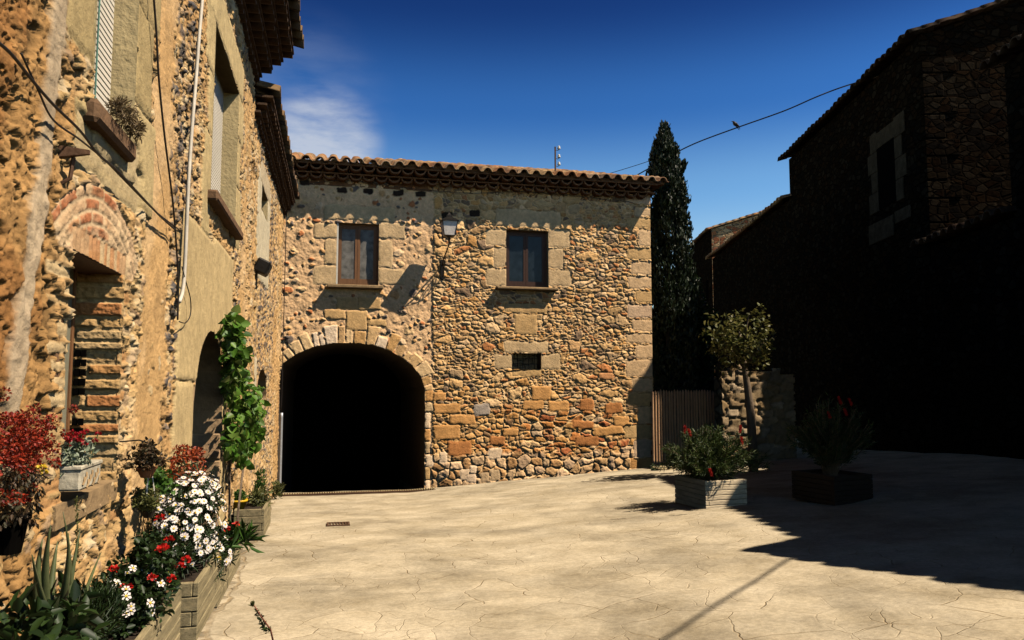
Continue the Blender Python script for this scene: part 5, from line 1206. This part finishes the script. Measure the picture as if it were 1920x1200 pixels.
    mb.build('grille', M_STONE, T); mb = MB(); mb.box((x0, y - .13, zf(0) - .06), (x1, y - .1, zf(0) + .014)); mb.box((x0, y + .1, zf(0) - .06), (x1, y + .13, zf(0) + .014)); mb.box((x0, y - .1, zf(0) - .06), (x1, y + .1, zf(0) - .028)); mb.build('channel', M_RUST, T)
rt3 = Vector((math.cos(YAW), -math.sin(YAW), 0))
fixtures()

# ------------------------------------------------------------------ right-hand side: gate, garden wall, trees, planters
M_SLAB = mat_plain('slab_stone', (.26, .20, .13), .9, .4, 6, .7, 18)
def right_side():
    # gate of close palings
    yg = 23.1; x0 = onY(1222, 800, yg).x; x1 = onY(1346, 800, yg).x; z1 = onY(1280, 733, yg).z; z0 = gz(x0, yg) + .02
    T = thing('garden_gate', 'brown wooden garden gate of close upright palings beside the house corner', 'gate', ((x0 + x1) / 2, yg, z0)); n = 24; rr = random.Random(4)
    mb = MB()
    for i in range(n):
        xa = x0 + (x1 - x0) * i / n; w = (x1 - x0) / n * .62; h = z1 + rr.uniform(-.03, .03); mb.lathe(Vector((xa + w * .7, yg + rr.uniform(-.012, .012), 0)), [(w * .62, z0 + .05), (w * .62, h - .05), (w * .4, h), (.005, h + .03)], 8)
    mb.build('palings', mat_plain('gate_palings', (.62, .36, .19), .85, .35, 4, .3, 20, stretch=(5, 5, .6)), T)
    for zz in (z1 - .42, z0 + .45):
        mb = MB(); mb.box((x0, yg + .07, zz - .07), (x1, yg + .12, zz + .07), bev=.01); mb.build('rail', M_WOOD_END, T)
    # pillar and garden wall
    yw = 21.6
    fw_ = lambda u, v, h: np.stack([u, yw - h, v], -1)
    T = thing('garden_wall', 'rubble garden wall catching a patch of sun behind the small tree', 'wall', (13.2, yw, .9))
    xa = onY(1352, 800, yw).x; xb = 14.3
    gc = [(.36, .26, .15), (.28, .19, .10), (.40, .30, .19), (.24, .17, .09), (.32, .21, .10)]
    def hf(u, v):
        wu = u + (fbm(u * 2, v * 2, 1) - .5) * .3; wv = v + (fbm(u * 2, v * 2, 9) - .5) * .25
        f1, f2, ia, ja, lx, ly = voro(wu, wv, .44, .27, 17, .9, 2.6); e = f2 - f1; t = sst(.02, .16, e); rough = fbm(u * 9, v * 9, 3)
        h = .12 * t + t * (hsh(ia, ja, 3.) - .4) * .14 * ly + (rough - .5) * .06
        return h, mixc(np.tile(np.array((.22, .16, .09)), (len(u), 1)), pal(gc, hsh(ia, ja, 5.)), t) * (.75 + .5 * rough)[:, None]
    top = lambda u: 3.55 + .55 * (fbm(u * 1.1, u * 0 + .3, 5) - .5) * 2 + .35 * np.exp(-((u - 12.4) / .35) ** 2)
    masonry('wall', np.arange(xa, xb, .05), np.arange(.2, 5.2, .05), fw_, hf, [], T, M_MAS, lambda u, v: v < np.round(top(np.floor(u / .3) * .3) / .12) * .12)
    mb = MB(); mb.box((xa, yw + .02, .2), (xb, yw + .4, 3.4)); mb.build('wall_core', M_GWALL, T)
    mb = MB(); mb.box((x1 + .04, yg - .35, .3), (x1 + .62, yg + .3, z1 + .35), bev=.05)
    T = thing('gate_pillar', 'shaded stone pillar on the right of the garden gate', 'pillar', (x1 + .3, yg, .5)); mb.build('shaft', M_DKWALL, T); mb = MB(); mb.box((x1 + .0, yg - .4, z1 + .352), (x1 + .66, yg + .35, z1 + .44), bev=.03); mb.build('cap', M_DKSTONE, T)
    g = onG(1247, 880); T = thing('step_stone', 'long flat sunlit stone lying on the ground in front of the gate', 'stone', tuple(g)); mb = MB()
    vs = []; n = 14
    for zz, k in ((-.05, 1.), (.05, 1.), (.09, .86)):
        for i in range(n):
            t = 2 * math.pi * i / n; rr = 1 + .15 * math.sin(3 * t + 1) + .08 * math.sin(5 * t); vs.append((g.x + .42 * k * rr * math.cos(t), g.y + .22 * k * rr * math.sin(t), g.z + zz))
    mb.add(vs, [(r * n + i, r * n + (i + 1) % n, (r + 1) * n + (i + 1) % n, (r + 1) * n + i) for r in range(2) for i in range(n)] + [tuple(range(2 * n, 3 * n))]); mb.build('stone', M_STONE, T)
    # box planters
    def boxplanter(label, cx, cy, w, l, h, rot, zb):
        T = thing('box_planter', label, 'planter', (cx, cy, zb), 'square timber planters by the dark houses'); M = Matrix.Translation((cx, cy, zb)) @ Matrix.Rotation(rot, 4, 'Z'); nb = 6; bh = h / nb; t = .07
        wm = mat_plain('sleeper_timber', (.62, .50, .33) if rot < R(8) else (.02, .014, .009), .85, .35, 4, .4, 20, stretch=(.8, .8, 5))  # second planter's timber is darkened to carry its shade
        for sx, sy, nm in ((0, -1, 'front_boards'), (0, 1, 'rear_boards'), (-1, 0, 'side_boards'), (1, 0, 'side_boards')):
            mb = MB()
            for k in range(nb):
                z0, z1 = k * bh + .004, (k + 1) * bh - .004; e = t if (k + (1 if sx else 0)) % 2 else 0
                if sy: a, b = sorted((sy * l, sy * (l - t))); mb.box((-w + e + .001, a, z0), (w - e - .001, b, z1), M, .008)
                else: a, b = sorted((sx * w, sx * (w - t))); mb.box((a, -l + e + .001, z0), (b, l - e - .001, z1), M, .008)
            mb.build(nm, wm, T)
        mb = MB(); mb.box((-w + t + .003, -l + t + .003, .02), (w - t - .003, l - t - .003, h - .06), M); mb.build('soil', M_SOIL, T)
        return T
    zb = gz(6.9, 13.1) - .02
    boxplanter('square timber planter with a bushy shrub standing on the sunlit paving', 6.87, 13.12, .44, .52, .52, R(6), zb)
    def brush_shrub(label, c, r, n_l, reds, base, seed):
        T = thing('bottlebrush_shrub', label, 'shrub', tuple(base), 'bottlebrush shrubs in planters'); b = Vector(base); sg = []; Ps, Ds = [], []
        rr = random.Random(seed)
        for i in range(110):
            d = rdir(1)[0]; d[2] = abs(d[2]) * 1.25 - .28; q = Vector(np.array(c) + d * np.array(r) * rr.uniform(.6, 1.12)); m = b.lerp(q, .5) + Vector((rr.uniform(-.08, .08), rr.uniform(-.08, .08), rr.uniform(.02, .14))); sg.append([b + Vector((rr.uniform(-.1, .1), rr.uniform(-.1, .1), 0)), m, q])
            for k in range(n_l):
                t = rr.uniform(.25, 1.03); p = m.lerp(q, (t - .5) * 2) if t > .5 else b.lerp(m, t * 2); Ps.append(np.array(p) + RNG.normal(size=3) * .02); Ds.append(np.array((q - m).normalized()) * .8 + rdir(1)[0] * .8)
        n = len(Ps); leaves_part('foliage', leaf_mesh(np.array(Ps), np.array(Ds), rdir(n), .085 + .04 * RNG.random(n), .014 + .006 * RNG.random(n), .15), (M_SHRUB if seed == 2 else LG_DK), T)  # shade on the second shrub put into a darker leaf colour
        stems('branches', sg, .007, M_TWIG, T)
        for (p, d) in reds:
            n = 160; k = RNG.random(n)[:, None]; base_ = np.array(p) + np.array(d) * k * .12; leaves_part('flower_brush', leaf_mesh(base_, rdir(n) + np.array(d) * .4, rdir(n), np.full(n, .035), np.full(n, .006), .1), P_RED, T)
        return T
    reds = [(np.array(camdist(*p, 12.8)), np.array((random.uniform(-.3, .3), 0, 1.))) for p in ((1283, 812), (1295, 818), (1387, 812), (1392, 832), (1335, 893))]
    brush_shrub('green bottlebrush shrub in the sunlit square planter', (6.9, 13.1, zb + .86), (1.0, .85, .60), 90, reds, (6.87, 13.12, zb + .44), 2)
    c = camdist(1560, 935, 13.5); zb2 = gz(c.x, c.y) - .02
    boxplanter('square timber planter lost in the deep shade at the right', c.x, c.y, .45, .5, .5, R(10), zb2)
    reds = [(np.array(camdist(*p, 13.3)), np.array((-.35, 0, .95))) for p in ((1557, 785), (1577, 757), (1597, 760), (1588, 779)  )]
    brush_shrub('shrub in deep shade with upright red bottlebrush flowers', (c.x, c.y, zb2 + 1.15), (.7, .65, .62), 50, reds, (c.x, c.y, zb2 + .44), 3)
    # small tree in front of the garden wall
    D = 20.6; b = camdist(1412, 838, D); b.z = gz(b.x, b.y) - .05
    T = thing('small_tree', 'small tree with sparse sunlit leaves in front of the garden wall', 'tree', tuple(b)); tr = [b, camdist(1408, 780, D), camdist(1402, 730, D), camdist(1396, 690, D), camdist(1392, 650, D), camdist(1385, 620, D)]
    mb = MB(); mb.tube(tr, [.13, .12, .10, .075, .05, .02], 10); mb.tube([tr[3], camdist(1415, 665, D - .3), camdist(1432, 640, D - .4)], [.05, .035, .012], 6); mb.tube([tr[3], camdist(1372, 660, D + .2), camdist(1350, 630, D + .2)], [.05, .035, .012], 6); mb.tube([tr[4], camdist(1400, 610, D - .2), camdist(1405, 590, D - .3)], [.035, .025, .01], 6); mb.build('trunk', M_BARK, T, True)
    cl = []
    for _ in range(90):
        px, py = random.gauss(1387, 25), random.gauss(632, 24)
        if random.random() < .2: px, py = random.uniform(1350, 1442), random.uniform(635, 685)
        cl.append((np.array(camdist(px, py, D + random.uniform(-.7, .7))), (.2, .2, .17), 14))
    leaves_part('crown', clump_leaves(cl, .12, .09, .5, .0, .2, .35, .2), mat_leaf('tree_leaf', [(.05, .055, .014), (.10, .11, .025), (.17, .15, .04), (.07, .07, .02)], .3), T)
    # cypress behind the house corner
    D = 27.6; base = camdist(1262, 800, D); base.z = gz(base.x, base.y) - .1; tip = camdist(1245, 243, D)
    T = thing('cypress', 'tall dark columnar cypress rising behind the house corner', 'tree', tuple(base)); mb = MB(); H_ = tip.z - base.z
    mb.tube([base, base.lerp(tip, .5), base.lerp(tip, .9)], [.22, .14, .03], 8); mb.build('trunk', M_BARK, T, True)
    cl = []; prof_z = [0, .05, .2, .45, .7, .85, .93, 1.0]; prof_r = [.55, .85, .95, .92, .80, .62, .40, .05]
    for i in range(980):
        t = random.random() ** .85; r = np.interp(t, prof_z, prof_r) * random.uniform(.45, 1.06); a = random.uniform(0, 2 * math.pi); c = base.lerp(tip, t) + Vector((r * math.cos(a), r * math.sin(a), 0)); l = .16 + .12 * (1 - t); cl.append((np.array(c), (l * .8, l * .8, l * 1.8), 46))
    for (px, py, l) in ((1277, 322, .2), (1282, 312, .14), (1228, 285, .12)): cl.append((np.array(camdist(px, py, D)), (l * .6, l * .6, l * 1.3), 120))
    leaves_part('crown', clump_leaves(cl, .14, .06, .25, 1.4, .05, .4, .1), mat_leaf('cypress_leaf', [(.004, .010, .003), (.009, .018, .005), (.015, .028, .007)], .05), T)
    # hedge behind the gate
    g = camdist(1300, 800, 29.5); T = thing('hedge', 'dense dark evergreen hedge behind the garden gate', 'hedge', (g.x, g.y, .3)); cl = []
    for _ in range(700):
        px = random.uniform(1214, 1335); p = camdist(px, 800, 30 + random.uniform(-1.2, 1.2)); z = random.uniform(.3, 6.4 + 1.0 * math.sin(px * .05)); cl.append((np.array((p.x, p.y, z)), (.38, .38, .36), 26))
    leaves_part('foliage', clump_leaves(cl, .2, .12, .4, .2), LG_DK, T)
    sg = [[(g.x + dx, g.y, .2), (g.x + dx * .9, g.y, 3.5)] for dx in (-1.8, -.9, 0, .9, 1.8)]; stems('stems', sg, .06, M_BARK, T)
right_side()
